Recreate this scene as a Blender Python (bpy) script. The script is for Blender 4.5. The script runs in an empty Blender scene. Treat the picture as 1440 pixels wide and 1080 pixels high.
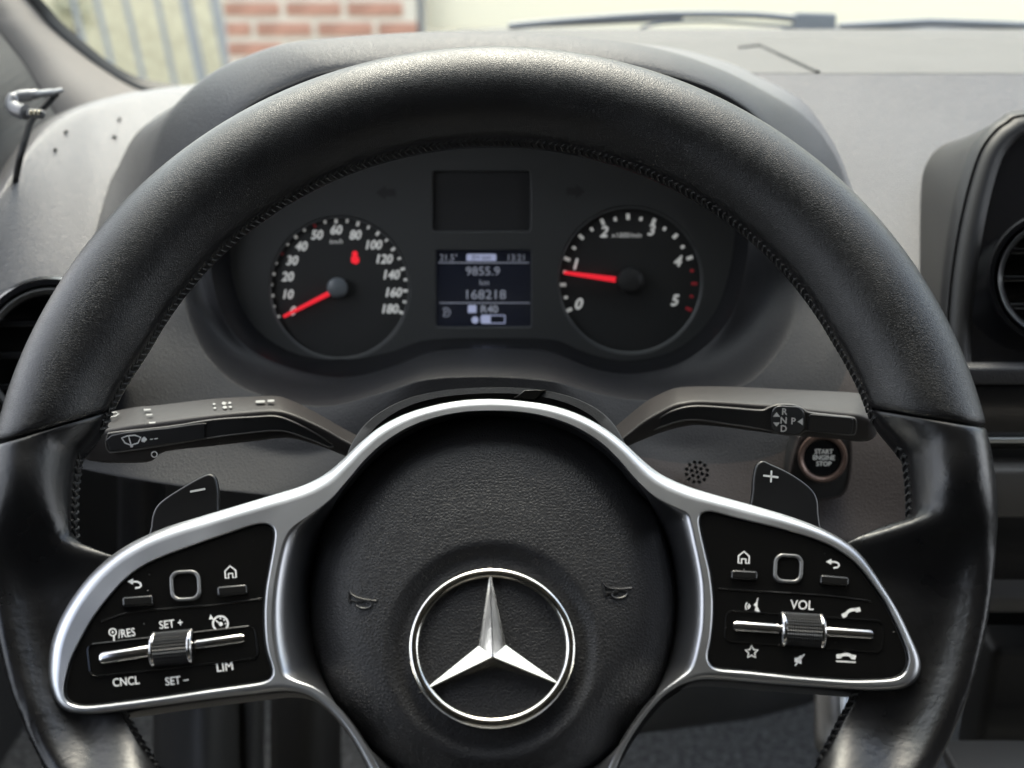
import bpy, math, random
import numpy as np
from mathutils import Vector, Matrix
random.seed(4)
rng = np.random.default_rng(4)
scene = bpy.context.scene
col = scene.collection
R = math.radians

# ------------------------------------------------------------------ camera
FPX = 1600.0                       # focal length in photo pixels (1440 wide)
PITCH = R(22)
CAM = np.array([0.0, 0.0, 1.85])
cf = np.array([0, math.cos(PITCH), -math.sin(PITCH)])
cu = np.array([0, math.sin(PITCH), math.cos(PITCH)])
cr_ = np.array([1.0, 0, 0])
cam = bpy.data.cameras.new('camera'); camo = bpy.data.objects.new('camera', cam); col.objects.link(camo)
camo.location = CAM; camo.rotation_euler = (math.pi/2 - PITCH, 0, 0)
cam.sensor_width = 36; cam.lens = 36*FPX/1440
cam.clip_start = 0.02; cam.clip_end = 500
cam.dof.use_dof = True; cam.dof.focus_distance = 0.475; cam.dof.aperture_fstop = 8
scene.camera = camo

# ------------------------------------------------------------------ world, sun, exposure
SUN_EL, SUN_AZ = R(57), R(-8)      # azimuth from straight ahead (+y) towards +x
w = bpy.data.worlds.new('World'); scene.world = w; w.use_nodes = True
nt = w.node_tree
sky = nt.nodes.new('ShaderNodeTexSky'); sky.sky_type = 'NISHITA'; sky.sun_disc = False
sky.sun_elevation = SUN_EL; sky.sun_rotation = SUN_AZ; sky.dust_density = 7.0; sky.ozone_density = 1.0
# broken bright cloud over the whole sky
wtc = nt.nodes.new('ShaderNodeTexCoord'); wn = nt.nodes.new('ShaderNodeTexNoise'); wn.inputs['Scale'].default_value = 1.9
wn.inputs['Detail'].default_value = 7; wn.inputs['Roughness'].default_value = .55
nt.links.new(wtc.outputs['Generated'], wn.inputs['Vector'])
wr = nt.nodes.new('ShaderNodeMapRange'); wr.interpolation_type = 'SMOOTHSTEP'
wr.inputs['From Min'].default_value = .40; wr.inputs['From Max'].default_value = .58; nt.links.new(wn.outputs['Fac'], wr.inputs['Value'])
wm = nt.nodes.new('ShaderNodeMix'); wm.data_type = 'RGBA'; wm.inputs[7].default_value = (5.3, 5.5, 5.75, 1)
nt.links.new(wr.outputs[0], wm.inputs[0]); nt.links.new(sky.outputs[0], wm.inputs[6])
nt.links.new(wm.outputs[2], nt.nodes['Background'].inputs[0])
nt.nodes['Background'].inputs[1].default_value = 0.15
sl = bpy.data.lights.new('sun', 'SUN'); sl.energy = .55; sl.angle = R(22); sl.color = (1, .95, .87)
so = bpy.data.objects.new('sun', sl); col.objects.link(so)
sd = Vector((math.sin(SUN_AZ)*math.cos(SUN_EL), math.cos(SUN_AZ)*math.cos(SUN_EL), math.sin(SUN_EL)))
so.rotation_euler = sd.to_track_quat('Z', 'Y').to_euler(); so.location = (0, 0, 20)
vs = scene.view_settings
vs.view_transform = 'Standard'; vs.look = 'None'; vs.gamma = 1; vs.exposure = 2.25

# ------------------------------------------------------------------ pixel rays and planes
def rdir(px, py):
    return cf + (px-720)/FPX*cr_ + (540-py)/FPX*cu
def at(px, py, depth):
    return CAM + rdir(px, py)*depth
class Plane:
    def __init__(s, o, n, ex=None):
        s.o = np.array(o, float); s.n = np.array(n, float)/np.linalg.norm(n)
        ex = cr_ if ex is None else np.array(ex, float)
        ex = ex - s.n*ex.dot(s.n); s.ex = ex/np.linalg.norm(ex); s.ey = np.cross(s.n, s.ex)
    def hit(s, px, py):
        d = rdir(px, py); t = (s.o-CAM).dot(s.n)/d.dot(s.n); return CAM + d*t
    def uv(s, px, py):
        p = s.hit(px, py)-s.o; return np.array([p.dot(s.ex), p.dot(s.ey)])
    def pt(s, u, v, h=0): return s.o + s.ex*u + s.ey*v + s.n*h
    def up(s, h): return Plane(s.o + s.n*h, s.n, s.ex)
def facing(px, py, depth, elev=None, yaw=0):
    """plane through a pixel at a depth whose normal leans up by elev degrees and turns by yaw"""
    e = R(elev); y = R(yaw)
    n = np.array([math.sin(y)*math.cos(e), -math.cos(y)*math.cos(e), math.sin(e)])
    return Plane(at(px, py, depth), n)

# steering wheel frame
TH = R(21.5)
WO = at(692, 655, 0.436)
WN = math.sin(TH)*cu - math.cos(TH)*cf
WPL = Plane(WO, WN)
def wp(h): return WPL.up(h)

# ------------------------------------------------------------------ object helpers
def thing(name, label, cat, loc=(0, 0, 0), group=None):
    o = bpy.data.objects.new(name, None); col.objects.link(o); o.location = tuple(loc)
    o.empty_display_size = .02
    o['label'] = label; o['category'] = cat
    if group: o['group'] = group
    return o
def tag(o, label, cat, group=None):
    o['label'] = label; o['category'] = cat
    if group: o['group'] = group
    return o
def structure(o):
    o['kind'] = 'structure'; return o
def wloc(o):
    v = Vector((0, 0, 0))
    while o is not None:
        v = v + o.location; o = o.parent
    return v
def link(name, me, mat, parent=None):
    o = bpy.data.objects.new(name, me); col.objects.link(o)
    if mat is not None: me.materials.append(mat)
    if parent is not None: o.parent = parent
    return o
def mk(name, verts, faces, mat, parent=None, smooth=True, sharp=40, recenter=True):
    v = np.array(verts, float)
    c = v.mean(axis=0) if recenter else np.zeros(3)
    me = bpy.data.meshes.new(name); me.from_pydata((v-c).tolist(), [], [list(map(int, f)) for f in faces]); me.update()
    if smooth:
        me.polygons.foreach_set('use_smooth', [True]*len(me.polygons))
        if sharp < 180: me.set_sharp_from_angle(angle=R(sharp))
    o = link(name, me, mat, parent)
    o.location = Vector(c) - (wloc(parent) if parent is not None else Vector((0, 0, 0)))
    return o
def grid_faces(n, m, cn=False, cm=False, off=0):
    f = []
    for i in range(n if cn else n-1):
        for j in range(m if cm else m-1):
            a = i*m+j; b = i*m+(j+1) % m; c = ((i+1) % n)*m+(j+1) % m; d = ((i+1) % n)*m+j
            f.append((a+off, b+off, c+off, d+off))
    return f
def loft(name, rings, mat, parent=None, closed=True, caps=False, sharp=40, smooth=True, flip=False):
    rings = [np.array(r) for r in rings]; m = len(rings[0]); n = len(rings)
    v = np.concatenate(rings); f = grid_faces(n, m, False, closed)
    if caps: f += [tuple(range(m))[::-1], tuple(range((n-1)*m, n*m))]
    if flip: f = [q[::-1] for q in f]
    return mk(name, v, f, mat, parent, smooth, sharp)
def crs(pts, n=6, closed=True):
    p = np.array(pts, float); k = len(p); out = []
    for i in range(k if closed else k-1):
        if closed: a, b, c, d = p[(i-1) % k], p[i], p[(i+1) % k], p[(i+2) % k]
        else: a, b, c, d = p[max(i-1, 0)], p[i], p[i+1], p[min(i+2, k-1)]
        for t in np.linspace(0, 1, n, endpoint=False):
            out.append(.5*((2*b)+(c-a)*t+(2*a-5*b+4*c-d)*t*t+(3*b-a-3*c+d)*t**3))
    if not closed: out.append(p[-1])
    return np.array(out)
def tube_vf(path, r, seg=8, closed=False, off=0):
    P = np.array(path, float); n = len(P); V = []
    rr = np.full(n, r) if np.isscalar(r) else np.array(r)
    up = None
    for i in range(n):
        a = P[(i-1) % n] if (closed or i > 0) else P[i]; b = P[(i+1) % n] if (closed or i < n-1) else P[i]
        t = b-a; t = t/(np.linalg.norm(t)+1e-12)
        if up is None:
            up = np.array([0, 0, 1.]) if abs(t[2]) < .9 else np.array([1., 0, 0])
        s = np.cross(t, up); s /= np.linalg.norm(s)+1e-12; up = np.cross(s, t)
        for k in range(seg):
            q = 2*math.pi*k/seg; V.append(P[i]+rr[i]*(math.cos(q)*s+math.sin(q)*up))
    F = grid_faces(n, seg, closed, True, off)
    if not closed: F += [tuple(range(off+seg))[off:][::-1], tuple(range(off+(n-1)*seg, off+n*seg))]
    return V, F
def tube(name, path, r, mat, parent=None, seg=8, closed=False):
    V, F = tube_vf(path, r, seg, closed); return mk(name, V, F, mat, parent, True, 60)
def tubes(name, paths, r, mat, parent=None, seg=6):
    V, F = [], []
    for p in paths:
        v, f = tube_vf(p, r, seg, False, len(V)); V += v; F += f
    return mk(name, V, F, mat, parent, True, 60)
def box_vf(c, ax, ay, az, sx, sy, sz, off=0):
    c = np.array(c); V = []
    for x in (-1, 1):
        for y in (-1, 1):
            for z in (-1, 1): V.append(c+ax*x*sx/2+ay*y*sy/2+az*z*sz/2)
    F = [(0, 1, 3, 2), (4, 6, 7, 5), (0, 4, 5, 1), (2, 3, 7, 6), (0, 2, 6, 4), (1, 5, 7, 3)]
    return V, [tuple(i+off for i in f) for f in F]
EX, EY, EZ = np.eye(3)
def box(name, c, size, mat, parent=None, bevel=0, axes=(EX, EY, EZ)):
    V, F = box_vf(c, *axes, *size); o = mk(name, V, F, mat, parent, False)
    if bevel:
        b = o.modifiers.new('bevel', 'BEVEL'); b.width = bevel; b.segments = 3
        o.data.polygons.foreach_set('use_smooth', [True]*6)
    return o
def curve_mesh(cu_):
    ob = bpy.data.objects.new('tmp', cu_)
    me = bpy.data.meshes.new_from_object(ob)
    bpy.data.objects.remove(ob); return me
def flat_curve(loops, extrude, bevel, res=3):
    c = bpy.data.curves.new('c', 'CURVE'); c.dimensions = '2D'; c.fill_mode = 'BOTH'
    c.extrude = extrude; c.bevel_depth = bevel; c.bevel_resolution = 5 if bevel > .003 else res; c.offset = -bevel
    for L in loops:
        s = c.splines.new('POLY'); s.points.add(len(L)-1)
        for i, p in enumerate(L): s.points[i].co = (p[0], p[1], 0, 1)
        s.use_cyclic_u = True
    me = curve_mesh(c); bpy.data.curves.remove(c); return me
def plate(name, pl, loops_px, thick, bevel, mat, parent=None, n=5, sharp=35, raw=False):
    """a plate whose top face lies in plane pl, cut along outlines given in photo pixels"""
    loops = []
    for L in loops_px:
        q = np.array(L, float) if raw else crs(L, n)
        loops.append([pl.uv(*p) for p in q])
    ex = max(thick/2-bevel, 1e-5)
    me = flat_curve(loops, ex, bevel)
    v = np.array([x.co[:] for x in me.vertices]); f = [tuple(p.vertices) for p in me.polygons]
    bpy.data.meshes.remove(me)
    W = [pl.pt(a, b, z-ex-bevel) for a, b, z in v]
    return mk(name, W, f, mat, parent, True, sharp)
def mapped(name, pts2, faces, pl, mat, parent, lift):
    q = pl.up(lift); W = [q.hit(*p) for p in pts2]
    o = mk(name, W, faces, mat, parent, False)
    return o
_tc = {}
def text_flat(s, shear=0):
    if (s, shear) in _tc: return _tc[(s, shear)]
    c = bpy.data.curves.new('t', 'FONT'); c.body = s; c.size = 1; c.align_x = 'CENTER'; c.shear = shear; c.resolution_u = 3
    me = curve_mesh(c); v = np.array([x.co[:2] for x in me.vertices]); f = [tuple(p.vertices) for p in me.polygons]
    bpy.data.meshes.remove(me); _tc[(s, shear)] = (v, f); return v, f
def text(name, s, px, py, hpx, ang, pl, mat, parent, shear=0, sx=1.0, lift=.00012, bold=0):
    v, f = text_flat(s, shear)
    k = hpx/.70; x = v[:, 0]*k*sx; y = (v[:, 1]-.35)*k; a = R(ang)
    P = np.stack([px+x*math.cos(a)-y*math.sin(a), py-(x*math.sin(a)+y*math.cos(a))], 1)
    if bold:
        n = len(P); allP = []; allF = []
        for i, (dx, dy) in enumerate(((-bold, 0), (bold, 0), (0, bold), (0, -bold))):
            allP.append(P+[dx, dy]); allF += [tuple(j+i*n for j in q) for q in f]
        q = [pl.up(lift+.00001*i).hit(*p) for i, B in enumerate(allP) for p in B]
        return mk(name, q, allF, mat, parent, False)
    return mapped(name, P, f, pl, mat, parent, lift)
def ribbon_vf(path, wd, closed=False):
    p = np.array(path, float); n = len(p); V = []
    for i in range(n):
        a = p[(i-1) % n] if (closed or i > 0) else p[i]; b = p[(i+1) % n] if (closed or i < n-1) else p[i]
        t = (b-a)/(np.linalg.norm(b-a)+1e-9); nn = np.array([-t[1], t[0]])
        V += [p[i]+nn*wd/2, p[i]-nn*wd/2]
    F = [(2*i, 2*i+1, (2*i+3) % (2*n), (2*i+2) % (2*n)) for i in range(n if closed else n-1)]
    return V, F
def icon(name, pl, mat, parent, strokes=(), fills=(), wd=1.6, lift=.00012):
    V, F = [], []
    for s in strokes:
        path, cl, w_ = s if isinstance(s, tuple) and len(s) == 3 else (s, False, wd)
        v, f = ribbon_vf(path, w_ or wd, cl); F += [tuple(i+len(V) for i in q) for q in f]; V += v
    for p in fills:
        F.append(tuple(range(len(V), len(V)+len(p)))); V += [np.array(q, float) for q in p]
    return mapped(name, V, F, pl, mat, parent, lift)
def arc(cx, cy, r, a0, a1, n=14, ry=None):
    ry = ry or r
    return [(cx+r*math.cos(R(a)), cy-ry*math.sin(R(a))) for a in np.linspace(a0, a1, n)]
def rrect(cx, cy, wx, wy, rad, ang=0, n=5):
    P = []
    for (sx, sy, a0) in ((1, 1, 0), (-1, 1, 90), (-1, -1, 180), (1, -1, 270)):
        for a in np.linspace(a0, a0+90, n):
            P.append((sx*(wx/2-rad)+rad*math.cos(R(a)), sy*(wy/2-rad)+rad*math.sin(R(a))))
    c, s = math.cos(R(ang)), math.sin(R(ang))
    return [(cx+x*c-y*s, cy-(x*s+y*c)) for x, y in P]

# ------------------------------------------------------------------ materials
def mat(name, base, rough=.5, metal=0, spec=.5, bump=None, coat=0, var=0, dust=0, vscale=14, emit=None, coat_r=.05, rvar=0):
    m = bpy.data.materials.new(name); m.use_nodes = True; t = m.node_tree; N, L = t.nodes, t.links
    b = N['Principled BSDF']
    b.inputs['Base Color'].default_value = (*base, 1); b.inputs['Roughness'].default_value = rough
    b.inputs['Metallic'].default_value = metal; b.inputs['Specular IOR Level'].default_value = spec
    b.inputs['Coat Weight'].default_value = coat; b.inputs['Coat Roughness'].default_value = coat_r
    tc = N.new('ShaderNodeTexCoord'); O = tc.outputs['Object']
    colr = None
    def noise(scale, det=3, rg=.55):
        n = N.new('ShaderNodeTexNoise'); n.inputs['Scale'].default_value = scale; n.inputs['Detail'].default_value = det
        n.inputs['Roughness'].default_value = rg; L.new(O, n.inputs['Vector']); return n.outputs['Fac']
    def ramp(src, a, b_, c0=0, c1=1):
        r = N.new('ShaderNodeMapRange'); r.inputs['From Min'].default_value = a; r.inputs['From Max'].default_value = b_
        r.inputs['To Min'].default_value = c0; r.inputs['To Max'].default_value = c1; L.new(src, r.inputs['Value']); return r.outputs[0]
    def mix(f, c1, c2):
        x = N.new('ShaderNodeMix'); x.data_type = 'RGBA'
        for i, c in ((6, c1), (7, c2)):
            if isinstance(c, tuple): x.inputs[i].default_value = (*c, 1)
            else: L.new(c, x.inputs[i])
        L.new(f, x.inputs[0]); return x.outputs[2]
    if var:
        colr = mix(ramp(noise(vscale, 5), .3, .7), tuple(c*(1-var) for c in base), tuple(min(1, c*(1+var)) for c in base))
    if rvar:
        L.new(ramp(noise(35, 4), .3, .7, rough-rvar, rough+rvar), b.inputs['Roughness'])
    if dust:
        v = N.new('ShaderNodeTexVoronoi'); v.inputs['Scale'].default_value = 330; L.new(O, v.inputs['Vector'])
        sp = ramp(v.outputs['Distance'], .07, .03)
        sel = N.new('ShaderNodeSeparateColor'); L.new(v.outputs['Color'], sel.inputs[0])
        pick = ramp(sel.outputs[0], 1-dust, 1-dust+.02)
        mm = N.new('ShaderNodeMath'); mm.operation = 'MULTIPLY'; L.new(sp, mm.inputs[0]); L.new(pick, mm.inputs[1])
        m2 = N.new('ShaderNodeMath'); m2.operation = 'MULTIPLY'; L.new(mm.outputs[0], m2.inputs[0]); m2.inputs[1].default_value = .55
        m2.use_clamp = True
        colr = mix(m2.outputs[0], colr if colr is not None else base, (.55, .53, .5))
        if metal == 0:
            r = b.inputs['Roughness']
            if not r.is_linked: L.new(ramp(m2.outputs[0], 0, .5, rough, .8), r)
    if colr is not None: L.new(colr, b.inputs['Base Color'])
    prev = None
    for kind, scale, dist in (bump or []):
        bn = N.new('ShaderNodeBump'); bn.inputs['Distance'].default_value = dist; bn.inputs['Strength'].default_value = 1
        if kind == 'leather':
            wv = N.new('ShaderNodeTexNoise'); wv.inputs['Scale'].default_value = scale*.6; L.new(O, wv.inputs['Vector'])
            ad = N.new('ShaderNodeMix'); ad.data_type = 'VECTOR'; ad.inputs[0].default_value = .6/scale
            va = N.new('ShaderNodeVectorMath'); va.operation = 'MULTIPLY_ADD'
            va.inputs[1].default_value = (.8/scale,)*3; L.new(wv.outputs['Color'], va.inputs[0]); L.new(O, va.inputs[2])
            v = N.new('ShaderNodeTexVoronoi'); v.feature = 'DISTANCE_TO_EDGE'; v.inputs['Scale'].default_value = scale
            L.new(va.outputs[0], v.inputs['Vector']); N.remove(ad)
            hgt = ramp(v.outputs['Distance'], 0, .28)
        else:
            hgt = noise(scale, 4 if kind == 'noise' else 2)
        L.new(hgt, bn.inputs['Height'])
        if prev is not None: L.new(prev, bn.inputs['Normal'])
        prev = bn.outputs[0]
    if prev is not None: L.new(prev, b.inputs['Normal'])
    if emit:
        b.inputs['Emission Color'].default_value = (*emit[0], 1); b.inputs['Emission Strength'].default_value = emit[1]
    return m
M = {}
M['rim_grain'] = mat('grained_leather', (.005, .005, .0055), .34, spec=.45, bump=[('leather', 1200, .00006), ('noise', 2200, .00006)], rvar=.06, dust=.02)
M['rim_smooth'] = mat('smooth_leather', (.005, .005, .0055), .31, spec=.45, bump=[('noise', 420, .00012), ('noise', 60, .0003)], rvar=.08, dust=.03)
M['thread'] = mat('black_thread', (.03, .03, .03), .5)
M['pad'] = mat('airbag_plastic', (.014, .014, .0152), .45, spec=.42, bump=[('leather', 760, .00009), ('noise', 1800, .00003)], rvar=.04, dust=.04)
M['emboss'] = mat('embossed_plastic', (.020, .020, .021), .30)
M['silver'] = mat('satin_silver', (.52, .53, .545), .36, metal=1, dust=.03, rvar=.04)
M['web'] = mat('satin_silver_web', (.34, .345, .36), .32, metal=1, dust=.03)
M['chrome'] = mat('chrome', (.62, .60, .55), .13, metal=1, rvar=.05, bump=[('noise', 300, .00003)])
M['gloss'] = mat('gloss_black', (.004, .004, .004), .06, spec=.5, dust=.22)
M['btn'] = mat('button_black', (.008, .008, .008), .16, coat=.4)
M['bar'] = mat('dark_chrome', (.55, .54, .53), .16, metal=1)
M['knurl'] = mat('knurled_grey', (.10, .10, .10), .30, metal=.8)
M['touch'] = mat('touch_rim_grey', (.20, .20, .20), .28, metal=.6)
M['white'] = mat('white_print', (.78, .78, .76), .5)
M['print'] = mat('grey_print', (.24, .24, .23), .5)
M['paddle'] = mat('paddle_black', (.010, .010, .011), .32, rvar=.05, dust=.03)
M['dash'] = mat('dash_plastic', (.112, .111, .117), .48, spec=.5, bump=[('leather', 620, .00016), ('noise', 900, .00012)], var=.06)
M['shell'] = mat('display_shell', (.012, .012, .013), .5, spec=.3)
M['dash_top_dim'] = mat('dash_top_dimmed_plastic', (.078, .076, .074), .6, spec=.35, bump=[('leather', 620, .00016), ('noise', 900, .00012)], var=.08)  # dash plastic darkened to offset the strong light on the flat top
M['hood'] = mat('binnacle_shaded_plastic', (.036, .036, .039), .50, spec=.40, bump=[('leather', 600, .00014), ('noise', 900, .00012)])  # darker dash plastic: shade of the driver-facing hood put into the colour
M['surround'] = mat('surround_plastic', (.012, .012, .0135), .56, spec=.30, bump=[('leather', 600, .0001), ('noise', 900, .0001)])
M['dash_low_shade'] = mat('dash_lower_shaded_plastic', (.018, .018, .0195), .58, spec=.30, bump=[('leather', 600, .0001), ('noise', 900, .0001)])  # same dash plastic, with the shade below the hood painted in
M['column'] = mat('column_plastic', (.026, .026, .027), .5, bump=[('noise', 1200, .0002)], dust=.05)
M['stalk'] = mat('stalk_plastic', (.022, .0195, .019), .46, spec=.3, bump=[('noise', 2500, .00006)], dust=.02)
M['stalk_dark'] = mat('stalk_inlay', (.012, .012, .013), .38)
M['stalk_edge'] = mat('stalk_inlay_edge', (.09, .085, .08), .30)
M['black'] = mat('matte_black', (.010, .010, .010), .6)
M['bezel'] = mat('bezel_black', (.006, .006, .007), .22)
M['face'] = mat('cluster_face', (.027, .028, .028), .55, bump=[('noise', 1500, .00004)])
M['dial'] = mat('dial_face', (.013, .0135, .0135), .55)
M['dial_ring'] = mat('dial_ring', (.06, .062, .062), .35)
M['mark'] = mat('dial_white', (.62, .62, .60), .5, emit=((.9, .9, .85), .04))
M['red'] = mat('dial_red', (.75, .02, .03), .4, emit=((1, .02, .04), .12))
M['redmark'] = mat('dial_red_mark', (.42, .03, .04), .5)
M['hub'] = mat('needle_hub', (.10, .11, .12), .35)
M['lcd_off'] = mat('blank_screen', (.022, .022, .023), .35)
M['lcd'] = mat('lcd_screen', (.008, .010, .018), .22, emit=((.10, .12, .22), .003))
M['lcd_txt'] = mat('lcd_text', (.30, .31, .36), .4, emit=((.6, .63, .75), .03))
M['lcd_hi'] = mat('lcd_bright', (.4, .42, .55), .4, emit=((.55, .6, .9), .06))
M['start_ring'] = mat('start_ring', (.17, .115, .095), .30, metal=.5)
M['brown'] = mat('lower_dash_brown', (.034, .027, .025), .56, spec=.32, bump=[('leather', 600, .0001)])
M['pillar'] = mat('pillar_trim', (.135, .124, .115), .75, bump=[('noise', 900, .0002)])
M['pillar_dark'] = mat('pillar_trim_dark', (.05, .05, .05), .75, bump=[('noise', 900, .0002)])
M['rubber'] = mat('rubber_seal', (.012, .012, .012), .6)
M['plug'] = mat('plug_grey', (.20, .20, .205), .35, metal=.4)
M['plug_dark'] = mat('plug_dark', (.10, .10, .10), .4)
M['gold'] = mat('plug_contacts', (.75, .68, .50), .25, metal=1)
M['fly'] = mat('debris_dark', (.03, .025, .02), .7)
M['head'] = mat('headliner', (.16, .155, .15), .9)
M['trim_grey'] = mat('cab_trim_grey', (.05, .05, .05), .75)
M['carpet'] = mat('carpet', (.12, .12, .115), .95, bump=[('noise', 160, .006)], var=.95, vscale=150)
M['console'] = mat('console_grey', (.075, .072, .07), .5, bump=[('noise', 900, .0002)])
M['foot'] = mat('footwell_grey', (.035, .036, .037), .55)
M['beige_strip'] = mat('pedal_grey', (.24, .23, .21), .4)
M['chrome_strip'] = mat('silver_strip', (.45, .47, .48), .3, metal=1)
M['brick'] = mat('brick_red', (.40, .21, .155), .85, var=.3, bump=[('noise', 120, .003)])
M['mortar'] = mat('mortar', (.62, .56, .48), .9, var=.12)
M['door'] = mat('garage_white', (.82, .75, .60), .45)
M['steel'] = mat('fence_steel', (.23, .25, .285), .5)
M['ground'] = mat('pale_paving', (.22, .205, .17), .9, var=.3)
M['stone'] = mat('pale_stone', (.55, .53, .48), .9, var=.25)
M['wiper'] = mat('wiper_black', (.16, .17, .19), .5)
M['cowl'] = mat('cowl_grey', (.10, .10, .105), .6)
def glass_mat():
    m = bpy.data.materials.new('windscreen_glass'); m.use_nodes = True; t = m.node_tree; t.nodes.clear()
    o = t.nodes.new('ShaderNodeOutputMaterial'); tr = t.nodes.new('ShaderNodeBsdfTransparent'); gl = t.nodes.new('ShaderNodeBsdfGlossy')
    tr.inputs[0].default_value = (.93, .96, .94, 1); gl.inputs['Roughness'].default_value = .02
    lw = t.nodes.new('ShaderNodeLayerWeight'); lw.inputs[0].default_value = .5; mx = t.nodes.new('ShaderNodeMixShader')
    pw = t.nodes.new('ShaderNodeMath'); pw.operation = 'POWER'; pw.inputs[1].default_value = 5
    ma = t.nodes.new('ShaderNodeMath'); ma.operation = 'MULTIPLY_ADD'; ma.inputs[1].default_value = .6; ma.inputs[2].default_value = .02
    t.links.new(lw.outputs['Facing'], pw.inputs[0]); t.links.new(pw.outputs[0], ma.inputs[0])
    t.links.new(ma.outputs[0], mx.inputs[0]); t.links.new(tr.outputs[0], mx.inputs[1]); t.links.new(gl.outputs[0], mx.inputs[2])
    t.links.new(mx.outputs[0], o.inputs[0]); return m
M['glass'] = glass_mat()

# ================================================================== SETTING: outside
def sheet(name, pts, mat_, parent=None):
    return mk(name, pts, [tuple(range(len(pts)))], mat_, parent, False)
g = structure(sheet('ground', [(-120, -60, 0), (120, -60, 0), (120, 200, 0), (-120, 200, 0)], M['ground']))
WALL_Y = 3.9
wl = Plane((0, WALL_Y, 0), (0, -1, 0), (1, 0, 0))
xl = wl.hit(318, 30)[0]; xr = wl.hit(587, 30)[0]
# brick wall
bw = thing('brick_wall', 'red brick wall with pale mortar beside the white garage door', 'wall', (xl, WALL_Y, 0))
box('mortar_core', ((xl+xr)/2, WALL_Y+.099, 1.5), (xr-xl, .21, 3.0), M['mortar'], bw)
bl, bh, jt = .180, .043, .0195
bmesh_ = None; k = 0
for row in range(46):
    z0 = .01+row*(bh+jt); offx = 0 if row % 2 else -(bl+jt)/2
    if z0 < 1.1 or z0 > 2.1: continue
    x = xl+offx
    while x < xr:
        a, b = max(x, xl), min(x+bl, xr)
        if b-a > .03:
            o = box('brick', ((a+b)/2+random.uniform(-.001, .001), WALL_Y+.002+random.uniform(-.002, .002), z0+bh/2), (b-a, .03, bh), M['brick'], bw, bevel=.004)
        x += bl+jt
# garage door
gd = thing('garage_door', 'white garage door with faint horizontal panel joints', 'garage door', (2, WALL_Y+.05, 0))
for i in range(6):
    box('door_panel', (xr+2.4+.01, WALL_Y+.12, .02+.5*i+.2475), (4.78, .05, .495), M['door'], gd, bevel=.006)
box('door_jamb', (xr+.012, WALL_Y+.04, 1.5), (.012, .09, 3.0), M['wiper'], gd)
# steel fence to the left of the wall
fy = 4.6
fpl = Plane((0, fy, 0), (0, -1, 0), (1, 0, 0))
fc = thing('steel_fence', 'blue grey steel railing with upright bars beside the brick wall', 'fence', (fpl.hit(200, 60)[0], fy, 0))
tilt = .0
for bx in (105, 138, 178, 222, 262, 303):
    p = fpl.hit(bx+8, 30); th_ = .045 if bx in (262, 303) else .022
    top = np.array([p[0]-.10, fy, 2.3]); bot = np.array([p[0]+.16, fy, .05])
    tube('bar', [bot, (bot+top)/2, top], th_/2, M['steel'], fc, 8)
for z in (.12, 2.2):
    a = fpl.hit(80, 30)[0]; b = fpl.hit(325, 30)[0]
    tube('rail', [(a, fy, z), (b, fy, z)], .02, M['steel'], fc, 8)
sc = at(100, 8, 9.0)
sh = thing('shrub', 'pale flowering shrub on a thin stem behind the steel railing', 'shrub', (sc[0], sc[1], 0))
tube('stem', [(sc[0], sc[1], 0), (sc[0]+.03, sc[1], .6), (sc[0], sc[1], sc[2])], [.03, .025, .015], mat('shrub_stem', (.12, .09, .06), .9), sh, 8)
V, F = [], []
for k in range(420):
    d_ = rng.normal(size=3); d_ /= np.linalg.norm(d_); p = sc+d_*np.array([.20, .20, .26])*rng.random()**.4
    a_ = rng.normal(size=3); a_ /= np.linalg.norm(a_); b_ = np.cross(a_, d_); b_ /= np.linalg.norm(b_)+1e-6
    o_ = len(V); V += [p-a_*.03, p+b_*.014, p+a_*.03, p-b_*.014]; F.append((o_, o_+1, o_+2, o_+3))
cr = mk('crown', V, F, mat('shrub_leaf', (.34, .33, .24), .8, var=.5), sh, False); cr['kind'] = 'stuff'
gm = thing('garden_wall', 'low pale rendered garden wall behind the railing and rocks', 'wall', (-3.2, 10.5, 0))
gp = Plane((0, 10.5, 0), (0, -1, 0))
box('wall_body', (gp.hit(180, 60)[0]-1.0, 10.7, .95), (7, .4, 1.9), mat('pale_render', (.46, .42, .31), .9, var=.2), gm, .02)

# ================================================================== SETTING: cab shell (floor, roof, bulkhead, door walls)
FL = .95
structure(box('cab_floor', (.3, .35, FL-.02), (2.1, 2.6, .04), M['carpet']))
structure(box('cab_ceiling', (.35, -.48, 2.47), (2.0, 1.64, .04), M['head']))
structure(box('cab_bulkhead', (.35, -1.3, 1.7), (2.0, .05, 1.5), M['trim_grey']))
structure(box('cab_firewall', (.35, 1.22, 1.28), (2.0, .04, .66), M['black']))
DL, DR = -.62, 1.32
for nm, x in (('cab_side_left', DL), ('cab_side_right', DR)):  # unseen sills, headers and pillars, enlarged to cut light from the side windows
    structure(box(nm, (x, -.05, 1.32), (.06, 2.5, .74), M['trim_grey']))
    structure(box(nm+'_header', (x, -.48, 2.36), (.06, 1.64, .18), M['trim_grey']))
    structure(box(nm+'_pillar_blocker', (x, -.72, 1.98), (.06, 1.06, .58), M['trim_grey']))

# windscreen
W0 = at(900, 41, 1.03)
top_z, top_y = 2.45, .34
def wsx(px, py): return None
ws_n = np.cross(EX, np.array([0, top_y-W0[1], top_z-W0[2]])); ws_n = -ws_n if ws_n[1] > 0 else ws_n
WS = Plane(W0, ws_n, (1, 0, 0))
gl = sheet('windscreen', [(DL+.02, W0[1], W0[2]-.05), (DR-.02, W0[1], W0[2]-.05), (DR-.02, top_y, top_z), (DL+.02, top_y, top_z)], M['glass'])
me = gl.data
sol = gl.modifiers.new('thick', 'SOLIDIFY'); sol.thickness = .004
tag(gl, 'large clear laminated front windscreen above the dashboard', 'windscreen')

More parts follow.
